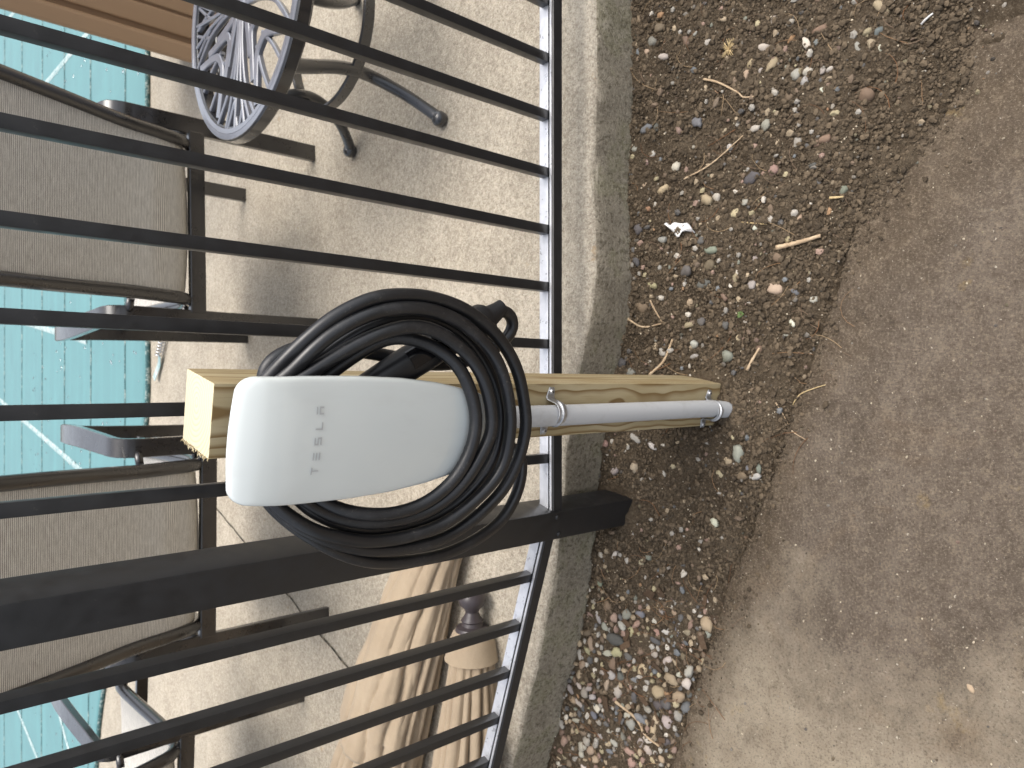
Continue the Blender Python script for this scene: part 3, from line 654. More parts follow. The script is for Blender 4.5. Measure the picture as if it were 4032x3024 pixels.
# ------------------------------------------------------------------ patio furniture
def uv_grid(o, nu, nv):
    uv = o.data.uv_layers.new(name='UVMap')
    for p in o.data.polygons:
        for li in p.loop_indices:
            v = o.data.loops[li].vertex_index % (nu * nv)
            uv.data[li].uv = ((v % nu) / (nu - 1), (v // nu) / (nv - 1))
W2, SL = .290, .232
def make_chair():
    t = empty('patio_chair')
    for s in (-1, 1):
        pts = [(s * W2, 0, 0), (s * W2, .002, .30), (s * (W2 - .002), 0, .52), (s * (W2 - .002), .003, .592), (s * (W2 - .001), .030, .622), (s * (W2 + .004), .12, .634), (s * (W2 + .012), .30, .652), (s * (W2 + .010), .46, .655), (s * (W2 + .004), .535, .640), (s * W2, .572, .585), (s * (W2 - .004), .582, .50), (s * (W2 - .008), .578, .30), (s * (W2 - .012), .57, 0)]
        P = resample(catmull(pts, 8), .022); w = np.interp(P[:, 1], [0, .1, .4, .58], [.052, .056, .062, .050])
        bar('arm_frame', P, (1, 0, 0), w, .021, MAT['chairmetal'], t)
        rp = [(s * SL * 1.04, -.235, 1.03), (s * SL * 1.05, -.20, .93), (s * SL * 1.03, -.135, .76), (s * SL, -.075, .60), (s * SL, -.045, .50), (s * SL, -.015, .432), (s * SL, .05, .405), (s * SL, .16, .405), (s * SL, .35, .425), (s * SL, .50, .438), (s * SL, .555, .425), (s * SL, .575, .395)]
        P = resample(catmull(rp, 8), .02); o = tube('side_rail', P, .0190, MAT['chairmetal'], t, 12)
        for yy, zz, ln in ((-.022, .575, .05), (.05, .405, .05), (.50, .43, .05)):
            x0 = s * (SL + .012); x1 = s * (W2 - .012); ye = max(0.0, yy)
            tube('bracket', [(x0, yy, zz), ((x0 + x1) / 2, (yy + ye) / 2, zz), (x1, ye, zz)], .011, MAT['chairmetal'], t, 8)
    box('rear_crossbar', 2 * W2 - .035, .022, .046, MAT['chairmetal'], t, (0, 0, .386), .004)
    box('front_crossbar', 2 * W2 - .04, .022, .040, MAT['chairmetal'], t, (0, .575, .352), .004)
    tube('top_bar', [(-SL * 1.04, -.235, 1.03), (0, -.245, 1.035), (SL * 1.04, -.235, 1.03)], .013, MAT['chairmetal'], t, 10)
    rp = [(0, -.235, 1.03), (0, -.20, .93), (0, -.135, .76), (0, -.075, .60), (0, -.045, .50), (0, -.012, .437), (0, .05, .412), (0, .16, .412), (0, .35, .43), (0, .50, .443), (0, .552, .432)]
    P = resample(catmull(rp, 8), .02); nu = 15; V = []; Fc = []; nv_ = len(P); T, N, B = frames(P)
    for lay in (0, 1):
        for i in range(nv_):
            for k in range(nu):
                u = k / (nu - 1) * 2 - 1; wd = SL * (1.0 + .04 * sstep(.6, 1, P[i, 2]))
                sag = .012 * (1 - u * u); y_ = P[i, 1]; nrm = np.array([0, T[i, 2], -T[i, 1]]); nrm = nrm * (1 if nrm[1] > 0 or nrm[2] < 0 else -1)
                q = np.array([u * wd, 0, 0]) + P[i] + nrm * (-sag * .0) + np.array([0, -sag * (1 if P[i, 2] > .5 else 0), -sag * (0 if P[i, 2] > .5 else 1)])
                q = q + nrm * (.0018 * lay); V.append(q)
    o0 = nu * nv_
    for i in range(nv_ - 1):
        for k in range(nu - 1):
            a = i * nu + k; Fc.append((a, a + 1, a + nu + 1, a + nu)); Fc.append((o0 + a, o0 + a + nu, o0 + a + nu + 1, o0 + a + 1))
    for i in (0, nv_ - 1):
        for k in range(nu - 1): a = i * nu + k; Fc.append((a, a + 1, o0 + a + 1, o0 + a))
    o = mesh_obj('sling_seat', V, Fc, MAT['sling'], t, smooth=True); uv_grid(o, nu, nv_)
    return t
def copy_tree(o, parent=None):
    c = o.copy(); link(c)
    if parent: c.parent = parent
    for ch in list(o.children): copy_tree(ch, c)
    return c
chairs = [(.482, 2.265, R(2), 'taupe sling patio chair between the round table and the timber post'),
          (-.462, 2.175, R(-1), 'taupe sling patio chair directly behind the charger and the fence post'),
          (-1.350, 2.375, R(-5), 'taupe sling patio chair at the frame edge beyond the folded umbrellas')]
src = make_chair()
for i, (x, y, a, lab) in enumerate(chairs):
    c_ = src if i == 0 else copy_tree(src)
    c_.location = (x, y, SLAB); c_.rotation_euler = (0, 0, a); tag(c_, lab, 'chair', 'sling patio chairs on the patio')

# round cast-metal side table
TC, TR, TH_ = (.935, 1.77), .335, .455
tb = empty('side_table', (TC[0], TC[1], SLAB), R(-8)); tag(tb, 'round black cast-metal side table with openwork top beside the chair', 'table')
def ring_prof(name, r0, r1, z0, z1, mat, parent, seg=72):
    prof = [(r0, z0), (r1 - .004, z0), (r1, z0 + .004), (r1, z1 - .004), (r1 - .004, z1), (r0 + .006, z1), (r0 + .004, z1 - .004), (r0, z1 - .004), (r0, z0)]
    return lathe(name, prof, mat, parent, seg)
ring_prof('table_rim', TR - .036, TR, TH_ - .034, TH_, MAT['tablemetal'], tb)
rt_ = lathe('rim_sky_sheen', [(TR - .0300, TH_ - .0005), (TR - .0300, TH_ + .0012), (TR - .0180, TH_ + .0018), (TR - .0175, TH_ + .0008), (TR - .0165, TH_ + .0018), (TR - .0035, TH_ + .0014), (TR - .003, TH_ - .0005)], MAT['tabletop_sheen'], tb, 72)  # added pale ring: painted sky sheen on top of the dark rim
lathe('hub', [(0, TH_ - .001), (.028, TH_ - .001), (.032, TH_ - .004), (.032, TH_ - .016), (0, TH_ - .016)], MAT['tabletop_sheen'], tb, 30)
def flat(P, w, t=.013, z=TH_ - .008):
    P = np.array(P); P = np.column_stack([P, np.full(len(P), z)]); return bar_geo(P, (0, 0, 1), t, w)
for s in range(4):
    a0 = math.pi / 2 * s
    def pol(r, a): return (r * math.cos(a0 + a), r * math.sin(a0 + a))
    for j in range(-2, 3):                         # fan of slender ribs spreading from the hub
        P = catmull([pol(.028, j * .22), pol(.11, j * .085), pol(.21, j * .12), pol(.305, j * .19)], 6)[:, :2]
        V, Fc = flat(P, .0095, z=TH_ - .0078 - .0004 * abs(j)); shade_auto(mesh_obj('lattice_rib', V, Fc, MAT['tabletop_sheen'], tb), 40)
    for j in range(-2, 3):                         # counter ribs that make diamonds near the rim
        P = catmull([pol(.205, j * .12), pol(.255, j * .12 + (.09 if j % 2 else -.09)), pol(.305, j * .12 + (.16 if j % 2 else -.16))], 6)[:, :2]
        V, Fc = flat(P, .009, z=TH_ - .0100); shade_auto(mesh_obj('lattice_rib', V, Fc, MAT['tabletop_sheen'], tb), 40)
    A = math.pi / 4
    for j, (ra, rb, hw) in enumerate(((.050, .125, .34), (.105, .190, .36), (.175, .255, .36))):   # nested leaf arcs between the fans
        P = catmull([pol(rb + .035, A - hw), pol((ra + rb) / 2 + .02, A - hw * .82), pol(ra + .010, A - hw * .45), pol(ra, A), pol(ra + .010, A + hw * .45), pol((ra + rb) / 2 + .02, A + hw * .82), pol(rb + .035, A + hw)], 6)[:, :2]
        V, Fc = flat(P, .021, z=TH_ - .0090 - .0004 * j); shade_auto(mesh_obj('leaf_arc', V, Fc, MAT['tabletop_sheen'], tb), 40)
    for sg in (-1, 1):
        P = catmull([pol(.16, A + sg * .12), pol(.23, A + sg * .15), pol(.305, A + sg * .13)], 6)[:, :2]
        V, Fc = flat(P, .010, z=TH_ - .0115); shade_auto(mesh_obj('lattice_rib', V, Fc, MAT['tabletop_sheen'], tb), 40)
for q in range(4):
    a = R(50 + 90 * q); f = lambda r, z: (r * math.cos(a), r * math.sin(a), z)
    P = resample(catmull([f(.285, TH_ - .03), f(.255, .36), f(.205, .26), f(.195, .18), f(.24, .09), f(.30, .03), f(.322, .016)], 8), .012)
    rad = np.interp(np.linspace(0, 1, len(P)), [0, .12, .5, .9, 1], [.020, .017, .0165, .015, .016])
    lg = tube('leg', P, rad, MAT['tablemetal'], tb, 12)
    ft = lathe('foot', [(0, .034), (.010, .033), (.0185, .026), (.021, .016), (.019, .004), (.015, 0), (0, 0)], MAT['tablemetal'], lg, 20); ft.location = f(.325, 0)
ra_ = np.linspace(0, 2 * math.pi, 49)
P = np.column_stack([.200 * np.cos(ra_), .200 * np.sin(ra_), np.full(49, .215)])
V, Fc = bar_geo(P, (0, 0, 1), .030, .010); shade_auto(mesh_obj('stretcher_ring', V, Fc, MAT['tablemetal'], tb), 40)
P = np.column_stack([.255 * np.cos(ra_), .255 * np.sin(ra_), np.full(49, TH_ - .052)])
V, Fc = bar_geo(P, (0, 0, 1), .034, .010); shade_auto(mesh_obj('apron_ring', V, Fc, MAT['tablemetal'], tb), 40)

# pool cover -------------------------------------------------------------------------------
pc = empty('pool_cover', (0, 4.05, SLAB)); tag(pc, 'teal vinyl safety cover stretched over the swimming pool', 'pool cover')
PE = np.array([(6.0, 4.00), (3.0, 4.04), (.6, 4.05), (-.2, 4.07), (-.9, 4.42), (-1.87, 4.92), (-2.3, 5.06), (-3.2, 5.22), (-4.6, 5.35)])
PE = resample(catmull(PE, 8)[:, :2], .10)
V = []; Fc = []; n = len(PE); rows = [0, .012, .06, .3, .8, 1.6, 3, 5, 7, 8.5]
for j, dd in enumerate(rows):
    for x, y in PE:
        z = .006 if j == 0 else .024 - .030 * min(1, dd / 3.0) + .006 * float(fbm(x, y + dd, 1.3, 3)); z = max(z, .006)
        V.append((x, y + dd - 4.05, z))
for j in range(len(rows) - 1):
    for i in range(n - 1): Fc.append((j * n + i, j * n + i + 1, (j + 1) * n + i + 1, (j + 1) * n + i))
o = mesh_obj('vinyl_sheet', V, Fc, MAT['pool'], pc, smooth=True)
# use a BVH so seams and straps lie on the sheet
from mathutils.bvhtree import BVHTree
bvh = BVHTree.FromPolygons([Vector(v) for v in V], Fc)
def onsheet(x, y):
    h = bvh.ray_cast(Vector((x, y, 1)), Vector((0, 0, -1)))[0]
    return None if h is None else h.z
def seam(name, a, b, w, mat, dz, n=120, jit=.006):
    a = np.array(a, float); b = np.array(b, float); d = (b - a) / np.linalg.norm(b - a); nn = np.array([-d[1], d[0]]); L = []; runs = []
    for t in np.linspace(0, 1, n):
        p = a + (b - a) * t + nn * float(fbm(t * 9 + a[0], a[1], 3, 2)) * jit; row = []
        for s in (-.5, .5):
            q = p + nn * w * s; z = onsheet(q[0], q[1]); row.append(None if z is None else (q[0], q[1], z))
        if None in row:
            if len(L) > 1: runs.append(L)
            L = []
        else:
            m0 = ((row[0][0] + row[1][0]) / 2, (row[0][1] + row[1][1]) / 2, (row[0][2] + row[1][2]) / 2 + dz)
            L.append([(row[0][0], row[0][1], row[0][2] + .0015), m0, (row[1][0], row[1][1], row[1][2] + .0015)])
    if len(L) > 1: runs.append(L)
    for L in runs:
        V = [p for r in L for p in r]; Fc = []
        for i in range(len(L) - 1):
            for k in (0, 1): Fc.append((i * 3 + k, i * 3 + k + 1, (i + 1) * 3 + k + 1, (i + 1) * 3 + k))
        mesh_obj(name, V, Fc, mat, pc)
for k, yy in enumerate((4.40, 5.19, 5.95, 6.74, 7.62, 8.55, 9.5, 10.5)):
    seam('seam', (-4.5, yy + .04 - 4.05), (5.8, yy - 4.05), .022, MAT['stitch'], .005)
for a, b in [((2.9114, 4.9713), (3.9786, 11.6757)),((2.0529, 2.2886), (2.5061, 9.7004)),((0.202, 11.8807), (-0.887, 2.7943)),((1.0386, 11.8798), (0.2734, 5.3202)),((-1.1365, 8.8991), (-3.7325, 3.0239)),((-2.6325, 10.6887), (-3.3205, 3.9003))]:
    seam('strap', (a[0], a[1] - 4.05), (b[0], b[1] - 4.05), .045, MAT['strap'], .005, 80, .002)
hem = np.array([(x, y - 4.05 + .004, .012) for x, y in PE]); tube('hem', hem, .012, MAT['stitch'], pc, 8)
V = []; Fc = []; tmp = bmesh.new(); bmesh.ops.create_icosphere(tmp, subdivisions=1, radius=1); iv = [v.co.copy() for v in tmp.verts]; tmp.verts.index_update(); fi = [[v.index for v in f.verts] for f in tmp.faces]; tmp.free()
parts = []
for k in range(420):
    x = rng.uniform(-3, 3.2); y = rng.uniform(.02, 3.2); z = onsheet(x, y)
    if z is None: continue
    r = rng.uniform(.004, .012); parts.append(([(x + v.x * r, y + v.y * r, z + .002 + max(-.3, v.z) * r * .45) for v in iv], fi))
m = MB('water_bead', (.8, .9, .9), .03); m.b.inputs['Transmission Weight'].default_value = .9; m.b.inputs['IOR'].default_value = 1.33; MAT['water'] = m.m
V, Fc = merge(parts); wd = mesh_obj('water_beads', V, Fc, MAT['water'], pc, smooth=True); wd['kind'] = 'stuff'
# anchor spring clip
sp = empty('cover_spring', (0.1399, 3.8308, 0.186), R(-35)); tag(sp, 'steel anchor spring of the pool cover lying on the patio behind the timber post', 'spring clip')
th = np.linspace(0, 2 * math.pi * 9, 140); P = np.column_stack([np.linspace(0, .16, 140), .016 * np.cos(th), .022 + .016 * np.sin(th)])
tube('coil', P, .0035, MAT['steel'], sp, 6)
P = np.array([(.16, 0, .02), (.20, .02, .022), (.235, 0, .022), (.20, -.02, .022), (.16, 0, .02)]); tube('hook', resample(catmull(P, 8), .006), .0045, MAT['steel'], sp, 8)
bar('webbing', [(-.14, 0, .022), (-.05, 0, .012), (.0, 0, .02)], (0, 1, 0), .04, .003, MAT['strap'], sp)

# tan resin cabinet ------------------------------------------------------------------------
cbn = empty('storage_cabinet', (1.3165, 3.1209, 0.186), R(-24)); tag(cbn, 'tan resin storage cabinet with grooved upright panels behind the round table', 'cabinet')
box('carcass', .78, .50, 1.55, MAT['resin'], cbn, (.42, .30, .02), .012, True)
box('corner_post', .070, .075, 1.60, MAT['resin'], cbn, (.035, .037, 0), .014, True)
box('corner_post', .070, .075, 1.60, MAT['resin'], cbn, (.805, .037, 0), .014, True)
x = .085
for k, w in enumerate((.085, .125, .125, .125, .125, .09)):
    box('upright_panel', w - .010, .030 if k % 2 == 0 else .018, 1.50, MAT['resin'], cbn, (x + w / 2, .045, .04), .006, True); x += w
for k in range(4):
    box('side_panel', .020, .105, 1.50, MAT['resin'], cbn, (.026, .135 + .115 * k, .04), .006, True)
box('cabinet_lid', .90, .62, .06, MAT['resin'], cbn, (.42, .30, 1.58), .015, True)
hd = box('latch', .03, .03, .14, MAT['tablemetal'], cbn, (.36, .015, .96), .006, True)

# folded umbrellas --------------------------------------------------------------------------
def umbrella_bundle(name, A, B, r0, r1, nf, seed, parent, zoff=0, flat_=.72, depth=.34):
    rr = random.Random(seed); A = np.array(A); B = np.array(B); d = (B - A) / np.linalg.norm(B - A); L = np.linalg.norm(B - A); sd = np.array([-d[1], d[0]])
    ns, na = 90, 150; V = []; Fc = []; ph_ = [rr.uniform(0, 6.28) for _ in range(8)]
    fold = sorted(rr.uniform(.7, 1.35) for _ in range(nf))
    rr.shuffle(fold); cum = np.cumsum([0] + fold); cum = cum / cum[-1]
    for i in range(ns):
        t = i / (ns - 1); Rr = r0 + (r1 - r0) * (1 - (1 - t) ** 1.5)
        for k in range(na):
            a = k / na; aw = a + .012 * math.sin(3.1 * t * 6 + ph_[0] + a * 9) * t; aw %= 1.0
            j = int(np.searchsorted(cum, aw, side='right') - 1); j = min(j, nf - 1); u = (aw - cum[j]) / (cum[j + 1] - cum[j])
            prof = (math.sin(math.pi * u) ** .42)           # rounded fold, sharp valley
            amp = depth * (.35 + .65 * min(1, t * 4)) * (1 + .25 * math.sin(7 * t + j * 1.7 + ph_[1]))
            r = Rr * (1 - amp + amp * prof) * (1 + .05 * math.sin(t * 11 + j * 2.3 + ph_[2]) + .035 * mnoise.noise(Vector((t * 9, a * 14, seed))) + .030 * mnoise.noise(Vector((t * 5, a * 46, seed + 3.3))) + .02 * mnoise.noise(Vector((t * 26, a * 30, seed + 8.1))))
            q = 2 * math.pi * a; zz = r * math.sin(q) * flat_; xx = r * math.cos(q)
            z0 = Rr * flat_ * .78
            z = z0 + zz
            if z < .004: z = .004 + .0015 * mnoise.noise(Vector((t * 30, a * 30, 0)))
            p = A + d * (t * L) + sd * xx + sd * .02 * math.sin(t * 3.2 + ph_[3]); V.append((p[0] - parent.location.x, p[1] - parent.location.y, z + zoff))
    for i in range(ns - 1):
        for k in range(na): Fc.append((i * na + k, i * na + (k + 1) % na, (i + 1) * na + (k + 1) % na, (i + 1) * na + k))
    Fc.append(tuple(range(na))); Fc.append(tuple((ns - 1) * na + k for k in range(na)))
    o = mesh_obj(name, V, Fc, MAT['canvas'], parent, smooth=True); return o
UA, UB = (-0.6012, 1.3844), (-1.8507, 1.4191)
um = empty('folded_umbrella', (UA[0], UA[1], SLAB)); tag(um, 'folded tan patio umbrella with a dark knob finial lying on the patio behind the fence', 'umbrella', 'folded tan umbrellas lying on the patio')
umbrella_bundle('canopy', UA, UB, .052, .185, 14, 5, um, depth=.42)
udir = np.array(UA) - np.array(UB); udir /= np.linalg.norm(udir)
fin = lathe('finial', [(0, -.02), (.026, -.012), (.040, 0), (.042, .008), (.038, .018), (.026, .022), (.024, .030), (.027, .034), (.020, .044), (.016, .054), (.019, .062), (.030, .072), (.034, .086), (.030, .100), (.018, .110), (0, .113)], MAT['finial'], um, 28)
fin.location = (udir[0] * -.004, udir[1] * -.004, .042); fin.rotation_euler = Vector((udir[0], udir[1], .02)).to_track_quat('Z', 'Y').to_euler()
# cap panel over the top of the canopy
cp = lathe('canopy_cap', [(.030, .012), (.045, .004), (.058, -.022), (.066, -.060), (.068, -.062)], MAT['canvas'], um, 16); cp.location = (0, 0, .042); cp.rotation_euler = fin.rotation_euler
U2A, U2B = (-0.4412, 1.5162), (-1.8263, 2.0921)
_ud = (np.array(U2B) - np.array(U2A)) / 1.5; U2A = tuple(np.array(U2A) - _ud * .16)
um2 = empty('folded_umbrella', (U2A[0], U2A[1], SLAB)); tag(um2, 'folded tan canopy bundle lying alongside and beyond the umbrella with the knob finial', 'umbrella', 'folded tan umbrellas lying on the patio')
umbrella_bundle('canopy', U2A, U2B, .060, .180, 17, 9, um2, depth=.46)
hm = umbrella_bundle('valance', tuple(np.array(U2A) * .98 + np.array(U2B) * .02), tuple(np.array(U2A) * .55 + np.array(U2B) * .45), .064, .136, 9, 21, um2, zoff=.006, depth=.20)

# ------------------------------------------------------------------ ground litter
def stone_mesh(seed, sub=2):
    rr = random.Random(seed); bm = bmesh.new(); bmesh.ops.create_icosphere(bm, subdivisions=sub, radius=1)
    off = Vector((rr.uniform(0, 50), rr.uniform(0, 50), rr.uniform(0, 50))); el = (rr.uniform(.95, 1.4), rr.uniform(.75, 1.05), rr.uniform(.5, .8))
    for v in bm.verts:
        k = 1 + .45 * mnoise.noise(v.co * 1.0 + off) + .30 * mnoise.noise(v.co * 2.1 + off)
        v.co = Vector((v.co.x * el[0], v.co.y * el[1], v.co.z * el[2])) * k
    me = bpy.data.meshes.new('pebble'); bm.to_mesh(me); bm.free(); me.materials.append(MAT['stone'])
    me.polygons.foreach_set('use_smooth', [True] * len(me.polygons)); return me
SM = [stone_mesh(s) for s in range(14)]
PAL = [('pale grey', (.40, .37, .32), 5), ('white', (.56, .51, .43), 2.4), ('tan', (.42, .33, .22), 5), ('brown', (.20, .145, .10), 4), ('slate blue', (.18, .19, .195), 1.0), ('dark grey', (.12, .115, .11), 3), ('pinkish', (.34, .23, .18), 2.2), ('orange', (.36, .22, .12), .45), ('yellowish', (.42, .36, .22), 1.5), ('greenish grey', (.24, .25, .20), 1)]
PW = [p[2] for p in PAL]
def clear(x, y, r):
    if y > edge_y(x) - r * .8: return False
    lx, ly = x + .043, y - .849
    c_, s_ = math.cos(-PYAW), math.sin(-PYAW); a, b_ = lx * c_ - ly * s_, lx * s_ + ly * c_
    if -.0445 - r < a < .0445 + r and -.045 - r < b_ < .089 + r: return False
    if abs(x - -0.2802) < .045 + r and abs(y - 1.0813) < .045 + r: return False
    return True
def inframe(x, y): return abs(x) < .30 + .52 * (y + .2) and y > .3
def visible(x, y): return abs(x) < .52 + .52 * (y + .2) and y > .3
cells = {}
def free(x, y, r, k=.9):
    cx_, cy_ = int(x / .04), int(y / .04)
    for i in (-1, 0, 1):
        for j in (-1, 0, 1):
            for (a, b_, q) in cells.get((cx_ + i, cy_ + j), ()):
                if (a - x) ** 2 + (b_ - y) ** 2 < ((q + r) * k) ** 2: return False
    return True
def put(x, y, r): cells.setdefault((int(x / .04), int(y / .04)), []).append((x, y, r))
def padline(x): return PAD0 + PADK * x
stones = []
KEY = [(0.6926,0.6845,0.0082,0),(0.6589,0.6814,0.0068,7),(0.588,0.6722,0.0114,0),(0.5868,0.6495,0.0086,1),(0.5697,0.6555,0.008,0),(0.7103,0.7504,0.0085,8),(0.6614,0.7372,0.0106,1),(0.6212,0.7209,0.0111,8),(0.6385,0.7654,0.0094,2),(0.6216,0.7756,0.0086,2),(0.6312,0.8015,0.0081,3),(0.6134,0.7998,0.0081,3),(0.5508,0.8832,0.012,4),(0.5109,0.5424,0.0139,3),(0.4524,0.6171,0.01,3),(0.4477,0.6331,0.0066,3),(0.4239,0.6231,0.0066,6),(0.4076,0.6407,0.008,5),(0.438,0.752,0.0079,4),(0.3663,0.779,0.0086,0),(0.326,0.678,0.009,0),(0.3148,0.6679,0.0073,6),(0.2795,0.6913,0.0077,8),(0.3097,0.7554,0.0062,1),(0.3549,0.5863,0.0083,9),(0.4113,0.7638,0.0142,5),(0.3871,0.8429,0.0094,1),(0.5094,0.6113,0.0071,7),(0.5269,0.6128,0.0063,6),(0.6365,0.6331,0.0064,4),(0.3446,0.798,0.0101,8),(0.3011,0.8751,0.0104,5),(0.5809,0.6215,0.0063,0),(0.5783,0.6085,0.0063,1),(0.6178,0.7437,0.0062,0),(0.6555,0.6258,0.0106,3),(0.5433,0.62,0.0066,1),(0.6012,0.5583,0.0076,0),(0.5878,0.5186,0.0075,1),(0.6245,0.5422,0.0086,2),(0.7505,0.8276,0.0082,2),(0.7374,0.8889,0.0054,0),(0.7269,0.9062,0.0121,3),(0.6049,0.8427,0.0053,7),(0.5829,0.8444,0.0088,3),(0.5211,0.826,0.0059,2),(0.542,0.8208,0.0064,6),(0.5019,0.8913,0.0075,0),(0.4833,0.8138,0.0073,1),(0.1175,0.6867,0.0069,1),(0.0986,0.696,0.0077,1),(0.1605,0.6455,0.0086,0),(0.1791,0.677,0.0095,4),(0.0571,0.8238,0.0132,9),(0.0852,0.8978,0.0097,0),(0.059,0.8987,0.0085,0),(0.1263,0.9041,0.0085,2),(0.0926,0.7995,0.0072,2),(0.1719,0.9007,0.0096,2),(0.2104,0.8698,0.0104,5),(0.2394,0.9076,0.0136,5),(0.2152,0.8016,0.0087,8),(-0.1421,0.8015,0.0145,0),(-0.158,0.8237,0.0094,2),(-0.1875,0.7954,0.0101,3),(-0.1866,0.7652,0.01,1),(-0.1689,0.7572,0.0071,9),(-0.1705,0.7801,0.0057,4),(-0.1101,0.8899,0.0066,2),(0.1673,0.8123,0.0058,2),(0.249,0.7577,0.0062,0),(0.2412,0.6908,0.006,2),(0.2469,0.7135,0.0111,3),(0.1208,0.8266,0.0082,5),(0.1333,0.8795,0.012,5),(0.216,0.8245,0.0073,0),(0.1513,0.7015,0.0077,0),(0.0707,0.7541,0.0079,3),(-0.3899,1.086,0.0081,1),(-0.3988,1.0259,0.0096,8),(-0.674,1.0539,0.0114,4),(-0.813,1.2653,0.0105,0),(-0.8111,1.2103,0.0086,0),(-0.8006,1.1507,0.0084,0),(-0.7661,0.991,0.007,0),(-0.7813,1.069,0.0131,0),(-0.8271,1.0266,0.0123,1),(-0.8815,1.2813,0.0088,9),(-0.8297,1.1469,0.0108,0),(-0.8643,1.1284,0.0084,4),(-0.8949,1.2039,0.0086,1),(-0.8695,1.1476,0.0074,8),(-0.7235,1.1721,0.0084,0),(-0.7418,1.163,0.0094,0),(-0.7406,1.1279,0.0083,2),(-0.5474,0.9769,0.011,1),(-0.5277,1.0011,0.0079,1),(-0.5132,1.0523,0.0071,2),(-0.5012,0.9532,0.0087,2),(-0.5882,1.0971,0.018,5),(-0.6443,1.1028,0.0148,3),(0.7413,0.9784,0.0124,9),(0.7063,0.9732,0.0077,1),(0.7261,0.9908,0.0078,2),(0.5577,0.9912,0.0109,4),(0.5737,0.9788,0.0068,8),(0.4819,0.9914,0.0078,6),(0.498,0.9774,0.0077,0),(0.419,0.9538,0.0101,2),(0.4356,0.9968,0.0068,2),(0.4936,0.941,0.0067,2),(0.8011,1.0096,0.0094,3),(0.555,0.9687,0.0086,5),(0.3819,0.9877,0.0068,7),(0.1827,1.0323,0.0088,1),(0.0704,0.9656,0.0108,0),(0.0992,0.9772,0.0077,1),(0.2503,0.961,0.0068,0),(0.2729,1.0495,0.0057,7),(0.0467,1.059,0.0112,5),(-0.1968,1.0802,0.0113,0),(-0.1209,1.0322,0.0111,0),(-0.1365,0.9938,0.0088,1),(-0.1869,1.0346,0.0111,2),(-0.1802,0.9516,0.0087,2),(0.2679,1.0364,0.0126,3),(0.1693,1.0017,0.014,3),(-0.4945,0.3837,0.006,2)]
for (x, y, r, ci) in KEY:
    put(x, y, r); stones.append((x, y, r, ci, True))
def dens(x, y):
    d = y - padline(x)
    g_ = .075 * sstep(.0, .10, d)
    left = sstep(-.42, -.70, x); g_ = g_ + left * 2.0 * sstep(-.01, .04, d)
    g_ = g_ * (.55 + 1.1 * (fbm(x, y, 8, 2) + .4)); return float(g_)
tries = 0
while len(stones) < 1250 and tries < 110000:
    tries += 1
    x = rng.uniform(-1.25, 1.18); y = rng.uniform(.42, 1.33)
    if not visible(x, y) or y > edge_y(x) or y < padline(x) - (.24 * float(sstep(.18, .7, x))): continue
    if rng.random() > dens(x, y): continue
    lf = x < -.5
    r = min(.019, rng.lognormvariate(math.log(.0088 if lf else .0056), .34))
    if not clear(x, y, r) or not free(x, y, r, .82 if lf else .95): continue
    put(x, y, r); stones.append((x, y, r, rng.choices(range(len(PAL)), PW)[0], False))
stones.sort(key=lambda s: (not s[4], not inframe(s[0], s[1]), -s[2]))
def zone(x, y):
    if x < -.62: return 'in the gravel below the angled fence'
    if x < -.27: return 'in the dirt beside the fence post'
    if x < -.08: return 'between the fence post and the timber post'
    if edge_y(x) - y < .09: return 'against the patio slab edge'
    if x < .15: return 'in the dirt beside the timber post'
    if y - padline(x) < .06: return 'where soil spills onto the pad'
    return 'in the dirt below the straight fence'
ORD = ['nearest', 'second nearest', 'third nearest', 'fourth nearest', 'fifth nearest', 'sixth nearest', 'seventh nearest', 'eighth nearest', 'ninth nearest', 'tenth nearest'] + ['%dth nearest' % k for k in range(11, 60)]
def size(r): return 'large' if r > .0135 else ('medium' if r > .0092 else 'small')
fam = {}
for (x, y, r, ci, key) in stones[:300]: fam.setdefault((size(r), ci, zone(x, y)), []).append(math.hypot(x + .043, y - .85))
for v in fam.values(): v.sort()
for i, (x, y, r, ci, key) in enumerate(stones[:300]):
    o = bpy.data.objects.new('pebble', SM[rng.randrange(len(SM))]); link(o)
    z = float(soil_h(x, y)); o.location = (x, y, max(z, 0.0 if y < padline(x) else z) - r * .02)
    o.scale = (r, r, r * rng.uniform(.85, 1.05)); o.rotation_euler = (rng.uniform(-.35, .35), rng.uniform(-.35, .35), rng.uniform(0, 6.28))
    nm, colr, _w = PAL[ci]; f_ = rng.uniform(.78, 1.2); o.color = (*[min(1, v * f_ * rng.uniform(.94, 1.06)) for v in colr], 1)
    fm = fam[(size(r), ci, zone(x, y))]; lab = f'{size(r)} {nm} pebble {zone(x, y)}'
    if len(fm) > 1: lab += ', ' + ORD[fm.index(math.hypot(x + .043, y - .85))] + (' it' if 'timber' in lab else ' the timber post')
    tag(o, lab, 'pebble', 'loose pebbles in the soil bed')
def colored_stuff(name, items, mat, label, cat, mats=None):
    """items: (verts, faces, colour)"""
    V = []; Fc = []; Cc = []
    for v, f, c_ in items:
        b_ = len(V); V += [tuple(q) for q in v]; Fc += [tuple(i_ + b_ for i_ in q) for q in f]; Cc += [c_] * len(v)
    o = mesh_obj(name, V, Fc, mat, smooth=False); ca = o.data.color_attributes.new('Col', 'FLOAT_COLOR', 'POINT')
    ca.data.foreach_set('color', np.array([(*c_, 1) for c_ in Cc], float).ravel()); tag(o, label, cat, kind='stuff'); return o
def ico(sub):
    b_ = bmesh.new(); bmesh.ops.create_icosphere(b_, subdivisions=sub, radius=1); b_.verts.index_update(); v = np.array([q.co[:] for q in b_.verts]); f = [tuple(w.index for w in q.verts) for q in b_.faces]; b_.free(); return v, f
IV1, IF1 = ico(1)
LS = []
